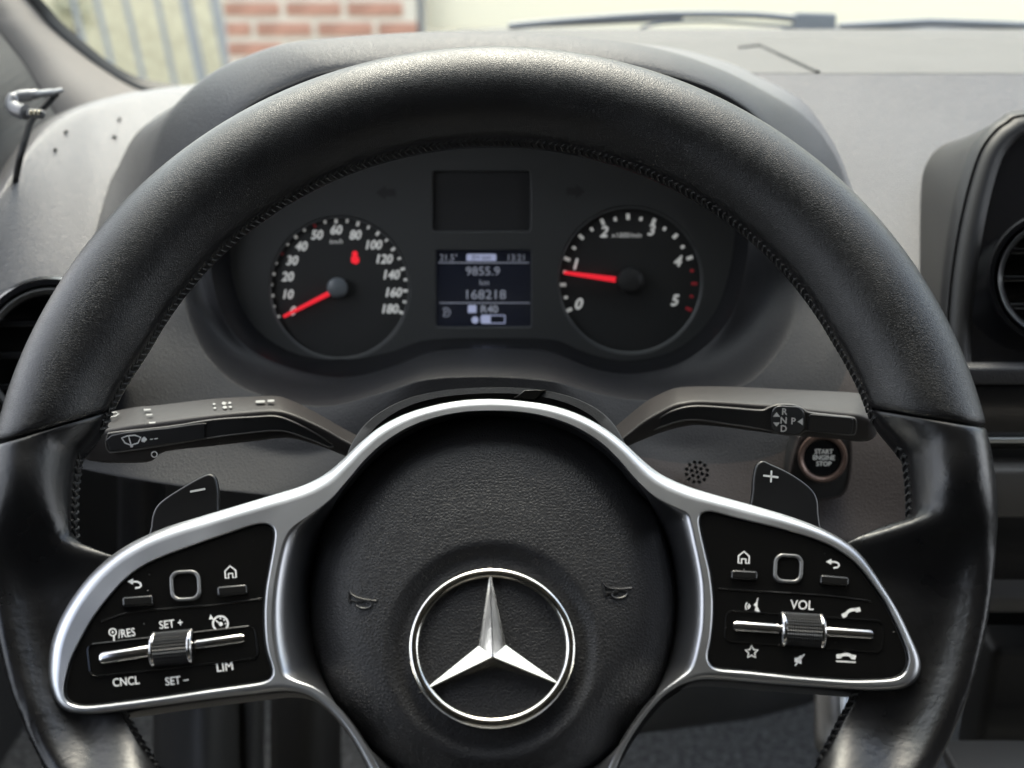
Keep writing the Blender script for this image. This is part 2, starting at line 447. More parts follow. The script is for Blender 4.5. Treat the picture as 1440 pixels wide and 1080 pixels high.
# ================================================================== DASHBOARD
dash = thing('dashboard', 'grey grained plastic dashboard with hooded instrument binnacle behind the steering wheel', 'dashboard', at(690, 600, .60))
def Dd(py):
    return np.interp(py, [43, 60, 103, 250, 400, 550, 650, 750], [1.03, .94, .77, .715, .66, .62, .605, .59])
CLC = np.array([690., 390.])
CL = facing(690, 390, .668, 10)          # instrument cluster plane
def cdep(px, py): return (CL.hit(px, py)-CAM).dot(cf)
C1 = [(325, 330), (328, 400), (357, 460), (412, 497), (480, 507), (548, 496), (600, 479), (690, 476), (780, 479), (826, 498), (886, 508), (955, 490), (1008, 435), (1032, 345), (1022, 285), (950, 238), (850, 214), (690, 205), (530, 214), (420, 245), (350, 290)]
C2 = [(297, 350), (305, 420), (338, 480), (398, 514), (480, 531), (548, 517), (610, 494), (690, 490), (770, 494), (830, 517), (890, 526), (962, 508), (1022, 455), (1048, 380), (1052, 320), (1035, 262), (960, 215), (850, 192), (690, 182), (530, 192), (410, 222), (330, 275)]
C3 = [(1132, 395, .66), (1112, 470, .64), (1066, 528, .625), (1030, 548, .62), (960, 563, .612), (880, 561, .60), (813, 546, .588), (773, 535, .582), (690, 529, .578), (600, 533, .58), (540, 551, .588), (450, 572, .605), (350, 550, .62), (300, 513, .63), (275, 475, .64), (257, 427, .65), (255, 385, .66), (262, 330, .655), (285, 250, .645), (320, 180, .635), (352, 146, .63), (430, 110, .625), (480, 98, .622), (600, 88, .62), (690, 85, .62), (800, 87, .62), (900, 97, .622), (975, 114, .626), (1030, 138, .632), (1072, 172, .64), (1105, 230, .65), (1124, 310, .657)]
C4 = [(1200, 400, .66), (1196, 300, .695), (1180, 230, .722), (1140, 172, .73), (1085, 134, .69), (1000, 92, .662), (900, 63, .65), (760, 47, .648), (680, 44, .648), (600, 44, .648), (420, 57, .652), (345, 78, .66), (295, 102, .67), (252, 140, .685), (222, 190, .69), (200, 300, .68), (195, 420, .655), (225, 520, .63), (290, 600, .613), (420, 640, .603), (540, 612, .588), (690, 600, .58), (850, 612, .588), (960, 630, .603), (1080, 600, .614), (1165, 510, .63)]
C5 = [(1290, 400, .69), (1270, 280, .745), (1235, 200, .785), (1160, 140, .82), (1085, 112, .80), (1000, 80, .80), (900, 62, .80), (690, 52, .80), (480, 60, .80), (380, 86, .80), (300, 120, .80), (210, 170, .79), (170, 215, .77), (140, 300, .70), (110, 420, .66), (70, 540, .63), (60, 640, .61), (109, 661, .60), (245, 685, .592), (360, 697, .588), (500, 716, .58), (690, 740, .575), (900, 750, .58), (1100, 757, .59), (1280, 760, .60), (1330, 640, .61), (1310, 520, .635)]
C1 = [(x, y, cdep(x, y)-.001) for x, y in C1]
C2 = [(x, y, cdep(x, y)-.018) for x, y in C2]
NA = 144
AL = np.linspace(-math.pi, math.pi, NA, endpoint=False)
def contour(C):
    P = crs(C, 8); d = P[:, :2]-CLC; a = np.arctan2(-d[:, 1], d[:, 0]); r = np.hypot(d[:, 0], d[:, 1])
    o = np.argsort(a); a, r, z = a[o], r[o], P[o, 2]
    rr = np.interp(AL, a, r, period=2*math.pi); zz = np.interp(AL, a, z, period=2*math.pi)
    return np.stack([CLC[0]+rr*np.cos(AL), CLC[1]-rr*np.sin(AL), zz], 1)
def c3d(K): return np.array([at(*k) for k in K])
K1, K2, K3, K4, K5 = map(contour, (C1, C2, C3, C4, C5))
def lerp(a, b, t): return a+(b-a)*t
wtop = np.clip((np.sin(AL)-.1)/.4, 0, 1)[:, None]     # weight of the hood side
def bowl():
    R1, R2, R3, R4, R5 = map(c3d, (K1, K2, K3, K4, K5))
    back = R5+np.array([0, .10, -.03])
    rings2 = []
    mid23 = lerp(R2, R3, .5)+np.array([0, .010, -.004])*(1-wtop)
    rings2 += [R2, lerp(R2, R3, .06), mid23, lerp(R3, R2, .10), lerp(R3, R2, .02), R3, lerp(R3, R4, .04)]
    m34 = lerp(R3, R4, .5)+np.array([0, -.004, .003])*wtop
    rings2 += [lerp(R3, R4, .15)+np.array([0, -.003, .001])*wtop, m34, lerp(R3, R4, .85)+np.array([0, -.001, .002])*wtop, R4, lerp(R4, R5, .15), lerp(R4, R5, .5), lerp(R4, R5, .95), R5, lerp(R5, back, .08), back]
    return R1, R2, rings2
R1, R2, rr_ = bowl()
bz = loft('bezel', [R1+np.array([0, .012, 0]), R1, lerp(R1, R2, .5), R2, R2+np.array([0, .004, 0])], M['bezel'], None, sharp=50)
# surround faces: dash plastic, with shade put into darker hood and lower-dash colours
sur = loft('instrument_surround', rr_, M['surround'], dash, sharp=180)
sub = sur.modifiers.new('smooth', 'SUBSURF'); sub.levels = 1; sub.render_levels = 2
sur.data.materials.append(M['hood']); sur.data.materials.append(M['dash']); sur.data.materials.append(M['brown']); sur.data.materials.append(M['dash_low_shade'])
for p in sur.data.polygons:
    i, j = divmod(p.index, NA)
    q = K4[j]
    top_ = math.sin(AL[j]) > .28 or (math.sin(AL[j]) > 0.0 and math.cos(AL[j]) < 0 and False)
    if i >= 6:
        p.material_index = 2 if AL[j] > 0 else 4
        if (AL[j] > .2 and i <= 9) or (AL[j] > 1.7 and math.sin(AL[j]) > .02): p.material_index = 1
        if AL[j] < 0 and AL[j] > -1.15 and i >= 11: p.material_index = 3
        if AL[j] < 0 and AL[j] > -math.pi+.0 and AL[j] <= -1.15 and i >= 10: p.material_index = 4

# dash right of the hood (top in dimmed dash colour + sloping front)
def dash_grid(name, cols, rows, fn, mat_):
    V = [[at(*fn(c, r)) for c in cols] for r in rows]
    o = loft(name, V, mat_, dash, closed=False, sharp=180, flip=True)
    s = o.modifiers.new('smooth', 'SUBSURF'); s.levels = 1; s.render_levels = 2
    return o
cols = list(np.linspace(0, 1, 30)**1.3)
def fx(c, r):
    x0 = np.interp(r, [104, 140, 200, 260, 400, 545], [1040, 1095, 1140, 1185, 1235, 1290]); return x0+(1900-x0)*c
rows = [104, 104.5, 106, 112, 125, 150, 200, 260, 320, 400, 480, 545]
dash_grid('dash_front', cols, rows, lambda c, r: (fx(c, r), r, Dd(r)+.004), M['dash'])
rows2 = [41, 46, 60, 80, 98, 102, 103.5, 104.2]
dash_grid('dash_top', list(np.linspace(640, 1900, 40)), rows2, lambda c, r: (c, r, np.interp(r, [41, 60, 80, 103.5, 104.2], [1.05, .96, .86, .772, .776])+.002), M['dash_top_dim'])
# storage lid joint on the dash top
lidp = [(1040, 68), (1066, 65), (1072, 66), (1112, 84), (1150, 102)]
tube('lid_joint', [at(x, y, np.interp(y, [41, 60, 80, 103.5], [1.05, .96, .86, .772])-.0005) for x, y in crs(lidp, 4, False)], .0017, M['black'], dash, 6)
# dash left shoulder
sil = lambda px: np.interp(px, [-220, -120, -40, 0, 30, 60, 95, 130, 190, 260, 340], [560, 430, 325, 268, 215, 176, 153, 140, 125, 116, 108])
sdp = lambda px: np.interp(px, [-220, -40, 0, 60, 130, 190, 340], [.60, .64, .675, .74, .80, .84, .88])
lcols = list(np.linspace(-220, 340, 36)); ts = [-1, -.4, 0, .03, .08, .16, .3, .5, .75, 1]
def lfn(c, t):
    s, d = sil(c), sdp(c)
    e = 620; de = .625
    if t < 0: return (c-60*(-t), s+30*(-t), d+.14*(-t))
    y = s+(e-s)*t
    dd = np.interp(t, [0, .03, .08, .16, .3, .5, .75, 1], [0, .10, .2, .34, .52, .72, .88, 1])
    return (c, y, d+(de+.012-d)*dd)
dash_grid('dash_shoulder', lcols, ts, lfn, M['dash'])

# perforated speaker dots on the lower panel and start button housing use a local plane
LPr = facing(1100, 660, .594, 28)
hp = thing  # alias unused
V, F = [], []
for (ix, iy) in [(0, 0)]+[(math.cos(R(60*k+10)), math.sin(R(60*k+10))) for k in range(6)]+[(2*math.cos(R(30*k+10))*(1 if k % 2 == 0 else .87), 2*math.sin(R(30*k+10))*(1 if k % 2 == 0 else .87)) for k in range(12)]:
    pass

# lower dash knee side: dark recess and grey upright left of the column
kp = thing('knee_panel', 'dark grey curved knee panel below the dashboard left of the column', 'panel', at(280, 1000, .75))
def wallstrip(name, pts, mat_, parent, thick=.02):
    P = np.array([at(*p) for p in pts]); Q = P+np.array([0, thick, 0]); n = len(P)
    f = [tuple(range(n))[::-1], tuple(range(n, 2*n))]+[(i, (i+1) % n, n+(i+1) % n, n+i) for i in range(n)]
    return mk(name, np.concatenate([P, Q]), f, mat_, parent, False)
def column_panel(name, xs, ytop, ybot, dtop, dbot, bulge, mat_, parent):
    """vertical curved panel between pixel columns xs[0..1]"""
    rg = []
    for t in np.linspace(0, 1, 8):
        y = lerp(ytop, ybot, t); d = lerp(dtop, dbot, t); ring = []
        for s in np.linspace(-1, 1, 9):
            x = lerp(xs[0], xs[1], (s+1)/2); ring.append(at(x, y, d+bulge*(s*s)))
        rg.append(ring)
    o = loft(name, rg, mat_, parent, closed=False, sharp=180, flip=True); s = o.modifiers.new('t', 'SOLIDIFY'); s.thickness = .008
    return o
column_panel('curved_panel', (215, 352), 960, 1180, .80, .76, .06, M['foot'], kp)
column_panel('upright', (330, 372), 900, 1180, .84, .80, .015, M['foot'], kp)
column_panel('upright', (165, 232), 655, 900, .72, .78, .02, M['surround'], kp)
column_panel('upright', (380, 480), 900, 1180, .90, .86, .03, M['black'], kp)

# ================================================================== INSTRUMENT CLUSTER
clu = thing('instrument_cluster', 'dark instrument cluster with two round dials and a small display', 'instrument cluster', at(690, 470, .67))
bz.parent = clu; bz.location = bz.location-clu.location; bz['label'] = 'glossy black bezel around the dials'
K = K1.copy(); fc_ = [CL.up(-.0005).hit(*k[:2]) for k in contour([(x*1.0, y*1.0, 1) for x, y, _ in C1])]
nf = len(fc_); cen = np.mean(fc_, axis=0)
# face with recessed dials: plate with two round holes
SP = (477.5, 405); TA = (886, 394); RS, RT = 99, 104
out = [(k[0], k[1]) for k in contour([(CLC[0]+(x-CLC[0])*1.02, CLC[1]+(y-CLC[1])*1.03, 1) for x, y, _ in C1])]
hole = lambda c, r, ry: [(c[0]+r*math.cos(a), c[1]+ry*math.sin(a)) for a in np.linspace(0, 2*math.pi, 64, endpoint=False)]
scr_up = rrect(677, 283, 138, 84, 4)
scr_lo = rrect(680, 406, 134, 108, 3)
plate('face_plate', CL, [out, hole(SP, RS, RS+2), hole(TA, RT-2, RT), scr_up, scr_lo], .006, .0008, M['face'], clu, raw=True)
def dial(name, c, r, lab):
    pl = CL.up(-.004)
    d = plate(name, pl, [hole(c, r+2, r+4)], .003, .0002, M['dial'], clu, raw=True); d['label'] = lab
    ring_ = [CL.up(-.0012).hit(*p) for p in hole(c, r-1.5, r)]
    tube('dial_ring', ring_, .0007, M['dial_ring'], d, 6, True)
    return d, pl
spd, spl = dial('speedometer', SP, RS, 'round speedometer dial marked 0 to 180')
tac, tpl = dial('tachometer', TA, RT-2, 'round rev counter dial marked 0 to 5')
def tick(pl, c, ang, r0, r1, wd):
    a = R(ang); ca, sa = math.cos(a), math.sin(a)
    return ribbon_vf([(c[0]+r0*ca, c[1]-r0*sa), (c[0]+r1*ca, c[1]-r1*sa)], wd)
def ticks(name, pl, parent, lst, m_):
    V, F = [], []
    for a in lst:
        v, f = tick(pl, *a); F += [tuple(i+len(V) for i in q) for q in f]; V += v
    return mapped(name, V, F, pl, m_, parent, .0003)
white, redt = [], []
for i in range(25):
    ang = 205.5-9.45*i; c = (476, 405)
    t_ = (c, ang, 93 if i % 2 == 0 else 94.5, 101.5 if i % 2 == 0 else 99.5, 4.2 if i % 2 == 0 else 3.6)
    t_ = (c, ang, t_[2]-2, t_[3]-2, t_[4])
    (redt if i in (6, 10) else white).append(t_)
ticks('tick_marks', spl, spd, white, M['mark']); [ticks('red_tick', spl, spd, [q], M['redmark']) for q in redt]
for s, x, y in (('0', 411, 437), ('10', 403.6, 413.6), ('20', 404, 388.6), ('30', 410, 366), ('40', 423, 346), ('50', 445, 330), ('60', 472, 323), ('80', 499, 330), ('100', 524, 344), ('120', 539, 364), ('140', 549, 386), ('160', 552, 411), ('180', 547, 434)):
    text('numeral', s, x, y, 12.5, 0, spl, M['mark'], spd, shear=.2, sx=.92, lift=.0003, bold=.7)
text('unit_lettering', 'km/h', 472.5, 339.5, 6.5, 0, spl, M['mark'], spd, shear=.2, lift=.0003)
icon('seatbelt_warning', spl, M['red'], spd, fills=[arc(499, 357, 4.2, 0, 360, 12)[:-1], [(494, 369), (493.5, 362), (497, 359), (502, 359), (505.5, 364), (505, 369), (500, 372)]], lift=.0003)
np_ = spl.up(.005)
def needle(parent, pl, a, b, w0, w1, hub_c, hub_r, hub_m):
    q = np.array(b, float)-np.array(a, float); t = q/np.linalg.norm(q); n_ = np.array([-t[1], t[0]])
    a = np.array(a, float); b = np.array(b, float)
    plate('needle', pl, [[a+n_*w0, b+n_*w1, b-n_*w1, a-n_*w0]], .0016, .0003, M['red'], parent, raw=True)
    rings = []
    for rr, hh in ((1.0, -.006), (1.0, -.001), (.9, .001), (.55, .0018), (.01, .002)):
        rings.append([pl.up(hh).hit(hub_c[0]+hub_r*rr*math.cos(x), hub_c[1]+hub_r*rr*math.sin(x)) for x in np.linspace(0, 2*math.pi, 24, endpoint=False)])
    loft('needle_hub', rings, hub_m, parent, sharp=50)
needle(spd, np_, (466, 411), (398.5, 445.5), 3.4, 2.2, (474, 405), 15, M['hub'])
needle(tac, tpl.up(.005), (866, 393.5), (793, 383.5), 4.0, 2.2, (887, 395), 19, M['black'])
white, redt = [], []
for i in range(21):
    ang = 205-11.45*i; big = i % 4 == 0; half = i % 2 == 0
    t_ = ((884, 397), ang, 88, 97 if big else (96.5 if half else 93.5), 5 if half else 4.2)
    (redt if i > 16 else white).append(t_)
ticks('tick_marks', tpl, tac, white, M['mark']); [ticks('red_tick', tpl, tac, [q], M['redmark']) for q in redt]
for s, x, y in (('0', 812.5, 427), ('1', 808, 371), ('2', 848.6, 325.5), ('3', 915, 323), ('4', 952, 367), ('5', 948, 422)):
    text('numeral', s, x, y, 15, 0, tpl, M['mark'], tac, shear=.25, sx=1.0, lift=.0003, bold=.9)
text('unit_lettering', 'x1000/min', 881, 330.5, 7, 0, tpl, M['mark'], tac, shear=.2, lift=.0003)
# turn arrows
icon('turn_arrow', CL, M['black'], clu, fills=[[(529, 271), (542, 261), (542, 266), (556, 266), (556, 276), (542, 276), (542, 281)]], lift=.0004)
icon('turn_arrow', CL, M['black'], clu, fills=[[(823, 269), (810, 259), (810, 264), (797, 264), (797, 274), (810, 274), (810, 279)]], lift=.0004)
# blank upper screen
plate('blank_screen', CL.up(-.003), [rrect(677, 283, 142, 88, 4)], .002, .0002, M['lcd_off'], clu, raw=True)
# lower display
lcd = plate('trip_display', CL.up(-.0025), [rrect(680, 406, 137, 111, 3)], .002, .0002, M['lcd'], clu, raw=True)
lcd['label'] = 'dark blue lit trip display showing 168218'
lp = CL.up(-.0025)
text('lettering', '21.5°', 631, 362, 9, 0, lp, M['lcd_txt'], lcd, sx=.95)
text('lettering', '13:21', 726, 362, 9, 0, lp, M['lcd_txt'], lcd, sx=.98)
icon('header_block', lp, M['lcd_hi'], lcd, fills=[rrect(677, 362, 42, 10, 2)])
text('lettering', 'D+ min', 677, 362, 6, 0, lp, M['lcd'], lcd, lift=.0002)
icon('divider_line', lp, M['lcd_txt'], lcd, strokes=[[(616, 369.5), (744, 369.5)], [(618, 426), (745, 426)]], wd=1.3)
text('lettering', '9855.9', 679, 381, 12, 0, lp, M['lcd_txt'], lcd, sx=1.05)
text('lettering', 'km', 681, 397, 8, 0, lp, M['lcd_txt'], lcd)
text('lettering', '168218', 682, 414, 13, 0, lp, M['lcd_txt'], lcd, sx=1.08)
text('lettering', 'R40', 688, 434.5, 10, 0, lp, M['lcd_txt'], lcd, sx=1.1, bold=.4)
icon('gauge_bar', lp, M['lcd_hi'], lcd, strokes=[(rrect(694, 449, 32, 11, 1), True, 1.4)], fills=[rrect(683, 449, 14, 10, 1), arc(668, 450, 5, 0, 360, 12)[:-1], rrect(664, 434.5, 12, 11, 1)])
icon('parking_symbol', lp, M['lcd_txt'], lcd, strokes=[(arc(627, 439, 6, -140, 140, 14), False, 1.3), [(625, 443), (625, 436), (629, 436), (630, 439), (625, 440)]], wd=1.2)

# ================================================================== STEERING WHEEL
sw = thing('steering_wheel', 'black leather multifunction steering wheel with silver spokes and round airbag pad', 'steering wheel', WO)
RC, RA, RB = .1685, .0215, .0200
wc = wp(-.004)
# inner edge of the leather, traced (pixels) -> (phi, radius)
Lin = [(155, 590, -.004), (143, 615, -.005), (120, 645, -.007), (95, 680, -.01), (82, 712, -.013), (86, 742, -.016), (112, 766, -.010), (155, 783, -.004), (205, 800, 0), (215, 850, 0), (190, 920, 0), (160, 975, 0), (158, 1000, -.004), (168, 1012, -.006), (205, 1078, -.006), (250, 1140, -.004)]
Rin = [(1217, 575, -.004), (1229, 602, -.005), (1254, 635, -.007), (1275, 670, -.01), (1284, 698, -.013), (1281, 722, -.016), (1262, 740, -.010), (1225, 750, -.004), (1180, 772, 0), (1165, 820, 0), (1185, 890, 0), (1212, 945, 0), (1210, 962, -.004), (1203, 972, -.006), (1142, 1078, -.006), (1100, 1140, -.004)]
def polar(tr):
    a, r, hh = [], [], []
    for x, y, h in crs(tr, 6, False):
        u = WPL.up(h).uv(x, y); a.append(math.degrees(math.atan2(u[1], u[0])) % 360); r.append(math.hypot(*u)); hh.append(h)
    return np.array(a), np.array(r), np.array(hh)
La, Lr, Lh = polar(Lin); Ra, Rr, Rh = polar(Rin); Ra = np.where(Ra > 180, Ra-360, Ra)
o = np.argsort(La); La, Lr, Lh = La[o], Lr[o], Lh[o]; o = np.argsort(Ra); Ra, Rr, Rh = Ra[o], Rr[o], Rh[o]
def inner(phi):
    """(inner radius, spoke weight) at angle phi in degrees"""
    p = phi % 360; base = RC-RA
    if La[0] <= p <= La[-1]: r = np.interp(p, La, Lr)
    else:
        q = p-360 if p > 180 else p
        r = np.interp(q, Ra, Rr) if Ra[0] <= q <= Ra[-1] else base
    # fade back to the plain tube outside the traced range
    for e, sgn, v in ((La[0], -1, Lr[0]), (La[-1], 1, Lr[-1]), (Ra[0] % 360, -1, Rr[0]), (Ra[-1] % 360, 1, Rr[-1])):
        dd = ((p-e+180) % 360-180)*sgn
        if 0 <= dd < 14: r = v+(base-v)*(dd/14)**2*(3-2*dd/14)
    return min(r, RC-.0095)
def prof(q, grow=0.0):
    c, s = math.cos(q), math.sin(q)
    k = 1.0
    d = math.degrees(q) % 360
    k -= .05*math.exp(-((d-188)/12)**2)        # step behind the inner ridge
    k += .028*math.exp(-((d-167)/7)**2)        # ridge
    k -= .035*math.exp(-((d-190)/3.0)**2)      # stitched joint
    return (RA+grow)*k*c, (RB+grow)*k*s
SPX = np.linspace(-1, 4, 101)
_sp = np.interp(SPX, [-1, -.93, -.84, -.72, -.58, -.44, -.3, -.1, .4, .6, .9, 1.5, 4], [0, .30, .45, .48, .38, .24, .14, .10, .09, .08, .08, .06, .05])
SPY = np.convolve(np.pad(_sp, 3, 'edge'), np.ones(7)/7, 'valid')
SPY[:4] = _sp[:4]
def rim_pt(phi, q, grow=0.0):
    a = R(phi); x, y = prof(q, grow)
    ri = inner(phi); kk = (RC-ri)/RA; m = float(np.interp((phi % 360+180) % 360-180, [-180, -178, -162.5, -147, -130, -50, -33, -17.5, -2, 180], [0, 0, 1, 1, 0, 0, 1, 1, 0, 0])); m = m*m*(3-2*m)
    ah = (1+kk)/2; x = x*ah+RA*(1-ah)
    if x < 0 and y <= 0: y = y-.018*m*min(-x/RA, 1)**1.5
    if y > 0:
        hs = RB*np.interp(-x/RA, SPX, SPY)
        y = y+(min(hs, y)-y)*m
    rad = RC+x
    return WPL.pt(rad*math.cos(a), rad*math.sin(a), y)
def phi_of(px, py, h=0):
    u = WPL.up(h).uv(px, py); return math.degrees(math.atan2(u[1], u[0]))
phR = .5*(phi_of(1217, 573, .016)+phi_of(1385, 599, .016)); phL = .5*(phi_of(152, 578, .016) % 360+phi_of(0, 622, .016) % 360)
tR = phi_of(1385, 599)-phi_of(1217, 573); tL = (phi_of(0, 622) % 360-phi_of(152, 578) % 360)
QN = 60
Q = [2*math.pi*k/QN for k in range(QN)]
def topx(p):
    d = p-CAM; z = d.dot(cf); return 720+FPX*d.dot(cr_)/z, 540-FPX*d.dot(cu)/z
_seam = {}
def seam_phi(side, q):
    """angle at which the rim surface crosses the seam line seen in the photo"""
    k = (side, round(q, 4))
    if k in _seam: return _seam[k]
    base = phR if side > 0 else phL
    (xa, ya), (xb, yb) = ((1217, 574), (1385, 599)) if side > 0 else ((152, 579), (0, 621))
    qd = math.degrees(q); qq = q if qd <= 205 else (R(205) if qd < 280 else R(2))
    lo, hi = base-9, base+9
    f = lambda ph: (lambda t: t[1]-(ya+(yb-ya)*(t[0]-xa)/(xb-xa)))(topx(rim_pt(ph, qq)))
    fl = f(lo)
    for _ in range(18):
        mid = .5*(lo+hi)
        if f(mid)*fl > 0: lo = mid
        else: hi = mid
    _seam[k] = .5*(lo+hi); return _seam[k]
def rim_part(name, span, mat_, grow, ends):
    rings = []
    for t in span:
        ring = []
        for q in Q:
            a0, a1 = ends(q); ring.append((a0+(a1-a0)*t, q))
        rings.append(ring)
    return rings
def make_rim(name, ends, n, mat_, grow, lip):
    rings = []
    ts_ = list(np.linspace(0, 1, n)); e = .55/ n
    ts_ = [0, 0, e*.35, e]+ts_[1:-1]+[1-e, 1-e*.35, 1, 1]
    gs = [-.006, -lip, -lip*.25, 0]+[0]*(n-2)+[0, -lip*.25, -lip, -.006]
    for t, g_ in zip(ts_, gs):
        ring = []
        for q in Q:
            a0, a1 = ends(q); ring.append(rim_pt(a0+(a1-a0)*t, q, grow+g_))
        rings.append(ring)
    return loft(name, rings, mat_, sw, sharp=180, flip=True)
up_rim = make_rim('upper_rim', lambda q: (seam_phi(1, q)+.12, seam_phi(-1, q)-.12), 110, M['rim_grain'], .0005, .0012)
lo_rim = make_rim('lower_rim', lambda q: (seam_phi(-1, q)+.12, seam_phi(1, q)+360-.12), 170, M['rim_smooth'], 0, .0010)
up_rim['label'] = 'grained black leather upper part of the rim'; lo_rim['label'] = 'smooth worn black leather grip with widened spoke ends'
def rp_n(phi, q, lift=.0003):
    p = rim_pt(phi, q); c = WPL.pt(RC*math.cos(R(phi)), RC*math.sin(R(phi)), 0); d = p-c; return p+d/np.linalg.norm(d)*lift
for part, a0, a1 in ((up_rim, phR+2, phL-2), (lo_rim, phL+2, phL+48), (lo_rim, phR-48, phR-2)):
    paths = []; n_ = int((a1-a0)/1.05)
    for i in range(n_):
        p0 = a0+(a1-a0)*i/n_; dp = (a1-a0)/n_
        for sg in (0, 1):
            qa, qb = R(177), R(190); qc = R(203)
            if sg == 0: pp = [rp_n(p0+dp*.05, qa, .0002), rp_n(p0+dp*.45, (qa+qb)/2, .0006), rp_n(p0+dp*.95, qb, -.0002)]
            else: pp = [rp_n(p0+dp*.05, qc, .0002), rp_n(p0+dp*.45, (qc+qb)/2, .0006), rp_n(p0+dp*.95, qb, -.0002)]
            paths.append(pp)
    tubes('stitching', paths, .0005, M['thread'], part, 5)

# --- silver trim
H_T = .006
trim_out = [(68, 938), (72, 905), (85, 870), (105, 836), (130, 805), (160, 779), (195, 758), (235, 741), (280, 727), (330, 712), (380, 697), (425, 683), (455, 668), (480, 648), (505, 624), (535, 600), (570, 582), (610, 570), (650, 563), (692, 561), (735, 564), (775, 570), (815, 583), (850, 602), (880, 625), (905, 648), (930, 667), (965, 683), (1010, 697), (1060, 711), (1110, 726), (1155, 743), (1190, 762), (1215, 785), (1240, 822), (1262, 858), (1280, 895), (1293, 925), (1294, 945), (1285, 960), (1265, 969), (1220, 971), (1150, 966), (1080, 961), (1010, 955), (975, 957), (945, 970), (920, 992), (895, 1025), (875, 1060), (850, 1120), (800, 1190), (690, 1210), (585, 1190), (540, 1130), (518, 1080), (500, 1046), (480, 1018), (455, 992), (430, 976), (400, 971), (360, 975), (300, 982), (240, 990), (170, 1000), (130, 1004), (100, 1002), (82, 990), (71, 965)]
panL = [(91, 968), (93, 955), (100, 930), (114, 901), (133, 868), (158, 836), (182, 811), (210, 793), (245, 778), (287, 763), (325, 750), (352, 741), (367, 738), (379, 740), (385, 748), (384, 765), (378, 800), (373, 830), (371, 860), (372, 895), (376, 920), (382, 940), (381, 951), (370, 958), (340, 963), (290, 970), (230, 979), (170, 987), (122, 992), (102, 989), (93, 981)]
panR = [(984, 733), (987, 724), (995, 721), (1006, 722), (1040, 731), (1074, 739), (1110, 748), (1139, 757), (1160, 765), (1180, 776), (1198, 789), (1213, 805), (1229, 826), (1244, 848), (1256, 871), (1267, 895), (1275, 917), (1276, 932), (1269, 947), (1252, 954), (1203, 956), (1165, 954), (1126, 951), (1087, 947), (1048, 943), (1012, 940), (1000, 934), (996, 922), (1000, 900), (1003, 870), (1003, 838), (999, 805), (993, 778), (987, 752)]
web_hole = [(693, 577), (735, 579), (775, 587), (810, 600), (843, 620), (870, 645), (893, 672), (920, 697), (948, 712), (968, 722), (974, 738), (979, 762), (985, 790), (990, 820), (991, 850), (990, 880), (986, 905), (980, 930), (972, 944), (955, 956), (930, 974), (906, 1000), (884, 1030), (864, 1064), (838, 1120), (790, 1176), (690, 1195), (595, 1176), (553, 1130), (532, 1080), (513, 1046), (492, 1014), (466, 985), (440, 967), (412, 958), (396, 950), (390, 936), (385, 912), (382, 885), (382, 850), (386, 815), (393, 780), (400, 757), (412, 740), (438, 722), (466, 700), (490, 673), (514, 645), (542, 620), (575, 600), (610, 587), (650, 579)]
def inset(L, d):
    P = crs(L, 5); n = len(P); out = []
    A = .5*sum(P[i][0]*P[(i+1) % n][1]-P[(i+1) % n][0]*P[i][1] for i in range(n))
    for i in range(n):
        t = P[(i+1) % n]-P[i-1]; t = t/(np.linalg.norm(t)+1e-9); nn = np.array([-t[1], t[0]])*(1 if A > 0 else -1)
        out.append(P[i]+nn*d)
    return out
def loop_dist(P, Ls):
    Q_ = np.concatenate([np.array(L) for L in Ls]); return np.array([np.min(np.hypot(Q_[:, 0]-p[0], Q_[:, 1]-p[1])) for p in P])
TO = np.array(crs(trim_out, 5)); PLs, PRs, WHs = np.array(crs(panL, 5)), np.array(crs(panR, 5)), np.array(crs(web_hole, 5))
dloc = np.clip(.60*loop_dist(TO, [PLs, PRs, WHs]), 4, 17)
for _ in range(6): dloc = (np.roll(dloc, 1)+dloc+np.roll(dloc, -1))/3
def inset_v(P, d):
    n = len(P); A = .5*sum(P[i][0]*P[(i+1) % n][1]-P[(i+1) % n][0]*P[i][1] for i in range(n)); out = []
    for i in range(n):
        t = P[(i+1) % n]-P[i-1]; t = t/(np.linalg.norm(t)+1e-9); nn = np.array([-t[1], t[0]])*(1 if A > 0 else -1); out.append(P[i]+nn*d[i])
    return np.array(out)
def ringpx(P, h): return [wp(h).hit(*p) for p in P]
TV, TF = [], []
def addv(V, F):
    o_ = len(TV); TV.extend([np.array(v) for v in V]); TF.extend([tuple(i+o_ for i in f) for f in F])
def addrings(rg, flip):
    n_, m_ = len(rg), len(rg[0]); f = grid_faces(n_, m_, False, True); addv([p for r in rg for p in r], [q[::-1] for q in f] if flip else f)
hpx = .44/1600
rg = []
for q in (0, .03, 15, 30, 45, 60, 75, 88):
    k = 1-math.sin(R(q)); rg.append(ringpx(inset_v(TO, dloc*k), 0)); dr = dloc*hpx*.75*(1-math.cos(R(q)))
    rg[-1] = [wp(H_T-e).hit(*p) for p, e in zip(inset_v(TO, dloc*k), dr)]
rg.append([wp(H_T-.012).hit(*p) for p in TO])
addrings(rg, False)
for L_ in (PLs, PRs):
    n_ = len(L_); mk_ = lambda d: inset_v(L_, np.full(n_, d))
    addrings([ringpx(mk_(-3.4), H_T), ringpx(mk_(-3.3), H_T), ringpx(mk_(-1.6), H_T-.0004), ringpx(mk_(-1.0), H_T-.0012), ringpx(mk_(-.9), H_T-.004)], False)
mt = flat_curve([[wp(H_T).uv(*p) for p in L_] for L_ in (inset_v(TO, dloc), inset_v(PLs, np.full(len(PLs), -3.4)), inset_v(PRs, np.full(len(PRs), -3.4)), WHs)], 0, 0)
addv([wp(H_T).pt(*v.co[:2]) for v in mt.vertices], [tuple(p.vertices) for p in mt.polygons]); bpy.data.meshes.remove(mt)
